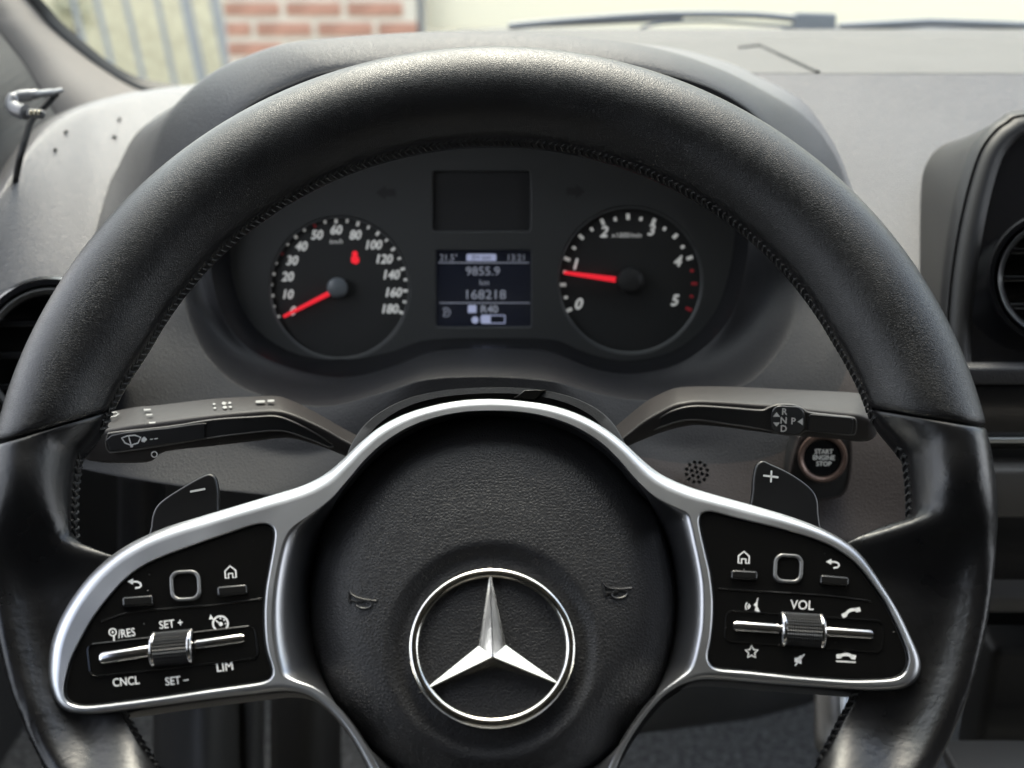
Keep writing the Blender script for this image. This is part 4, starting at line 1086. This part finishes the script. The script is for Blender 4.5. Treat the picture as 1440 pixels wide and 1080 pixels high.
# ================================================================== PILLAR, SEAL, CABLE, DEBRIS, WIPERS
ap = thing('pillar_trim', 'taupe fabric windscreen pillar trim with darker grey outer part', 'pillar trim', at(60, 150, .85))
def strip(name, A, B, m_, parent, th_=.01):
    o = loft(name, [crs(A, 5, False), crs(B, 5, False)], m_, parent, closed=False, sharp=180)
    s = o.modifiers.new('t', 'SOLIDIFY'); s.thickness = th_; s.offset = 0; return o
sealL = [(-75, -110), (28, 0), (60, 40), (100, 75), (140, 104), (186, 131), (240, 150)]
dS = lambda i: .86+.02*i
ptA = [at(x, y, d) for (x, y), d in zip(sealL, (.80, .88, .90, .92, .94, .96, .97))]
ptM = [at(x, y, d) for (x, y), d in zip([(-160, -60), (-38, 15), (-5, 55), (30, 100), (62, 150), (90, 190), (120, 220)], (.66, .76, .78, .80, .81, .82, .83))]
ptB = [at(x, y, d) for (x, y), d in zip([(-330, -20), (-200, 60), (-160, 110), (-120, 190), (-100, 260), (-80, 330), (-60, 380)], (.60, .62, .64, .66, .68, .69, .70))]
strip('outer_trim', ptM, ptB, M['pillar_dark'], ap); strip('inner_trim', ptA, [p*1.0+np.array([0, 0, .002]) for p in ptM], M['pillar'], ap)
sealR = [(-50, -115), (55, -3), (82, 30), (118, 62), (156, 92), (200, 114), (262, 125)]
seal = strip('windscreen_seal', [at(x-1, y+1, d-.001) for (x, y), d in zip(sealL, (.80, .88, .90, .92, .94, .96, .97))], [at(x, y, d+.01) for (x, y), d in zip(sealR, (.80, .88, .90, .92, .94, .96, .97))], M['rubber'], None, .006)
tag(seal, 'curved black rubber seal along the windscreen edge beside the pillar', 'seal')
# charging cable
cb = thing('charging_cable', 'grey right angled charging plug on a thin black cable by the pillar', 'cable', at(25, 235, .66))
cd = .66
tube('cable_sleeve', [at(x, y, d) for x, y, d in crs([(86, 127, cd+.02), (72, 130, cd+.012), (55, 132, cd+.004), (40, 134, cd)], 4, False)], [.0016]*4+[.0022]*5+[.0030]*4, M['plug'], cb, 12)
tube('plug_body', [at(x, y, d) for x, y, d in crs([(44, 134, cd), (26, 136, cd-.002), (19, 142, cd-.003), (19, 150, cd-.004), (27, 156, cd-.006), (36, 158, cd-.008)], 4, False)], [.0035]*6+[.0045]*15, M['plug'], cb, 14)
plt = facing(48, 158, cd-.010, 10, 10)
plate('plug_tip', plt, [rrect(49, 160, 26, 13, 5, -6)], .006, .0015, M['plug_dark'], cb, raw=True)
for k in range(3): plate('contact', plt.up(.0006), [rrect(43+6*k, 158.5-.2*k, 4, 7, 1.4, -6)], .001, .0003, M['gold'], cb, raw=True)
tube('cord', [at(x, y, d) for x, y, d in crs([(80, 131, cd+.016), (66, 146, cd+.014), (54, 158, cd+.012), (44, 170, cd+.010), (38, 188, cd+.008), (32, 208, cd+.006), (26, 232, cd+.010), (18, 275, cd+.05)], 4, False)], .0019, M['rubber'], cb, 10)
def on_left_dash(px, py):
    s, d = sil(px), sdp(px); t = (py-s)/(620-s); dd = np.interp(t, [0, .03, .08, .16, .3, .5, .75, 1], [0, .10, .2, .34, .52, .72, .88, 1]); return d+(.637-d)*dd
for i, (x, y, lb) in enumerate(((168, 168, 'tiny dark crumb on the left dash top, farthest along towards the windscreen'), (161, 193, 'tiny dark crumb on the left dash top, just below another one'), (93, 186, 'small faint crumb on the left dash top next to the cable'), (78, 211, 'tiny dark crumb on the left dash top, lowest beside the cable'))):
    c = at(x, y, on_left_dash(x, y)-.001); V, F = [], []
    for k in range(4):
        d_ = rng.normal(size=3); d_[2] *= .3; d_ /= np.linalg.norm(d_); L_ = .0022 if k else .003
        v, f = tube_vf([c-d_*L_*.6, c+np.array([0, 0, .0006]), c+d_*L_*.6], [.0003, .0010, .0003], 6, False, len(V)); V += v; F += f
    tag(mk('crumb', V, F, M['fly'], None), lb, 'crumb')
# wipers and cowl
def wpt(x, y, d=1.13): return at(x, y, d)
cow = structure(loft('scuttle', [[at(x, 47, 1.06) for x in (660, 900, 1100, 1500, 1900)], [at(x, 41.5, 1.10) for x in (660, 900, 1100, 1500, 1900)], [at(x, 39.5, 1.5) for x in (700, 900, 1100, 1500, 1900)]], M['cowl'], None, closed=False, sharp=180))
w1 = thing('windscreen_wiper', 'slim grey wiper with square pivot block behind the hood', 'wiper', wpt(1150, 45))
tube('wiper_arm', [wpt(x, y, 1.14) for x, y in crs([(715, 37), (800, 29), (900, 22), (960, 20), (1060, 21), (1125, 27)], 5, False)], .0035, M['wiper'], w1, 8)
tube('wiper_blade', [wpt(x, y, 1.15) for x, y in crs([(740, 36), (860, 31), (960, 26)], 5, False)], .0022, M['wiper'], w1, 8)
tube('wiper_linkage', [wpt(x, y, 1.14) for x, y in crs([(900, 40), (930, 32), (1000, 30), (1065, 34), (1125, 38)], 5, False)], .0016, M['wiper'], w1, 8)
plate('pivot_block', facing(1150, 30, 1.135, 10), [rrect(1148, 31, 58, 28, 4, -2)], .02, .003, M['wiper'], w1, raw=True)
w2 = thing('windscreen_wiper', 'straight grey wiper lying along the scuttle towards the passenger side', 'wiper', wpt(1400, 45))
tube('wiper_arm', [wpt(x, y, 1.16) for x, y in crs([(1180, 38), (1290, 32), (1330, 32), (1440, 36), (1700, 48)], 5, False)], .0045, M['wiper'], w2, 8)
tube('wiper_blade', [wpt(x, y, 1.18) for x, y in ((1100, 41), (1440, 43), (1700, 50))], .003, M['wiper'], w2, 8)

for m_ in bpy.data.meshes:
    pass
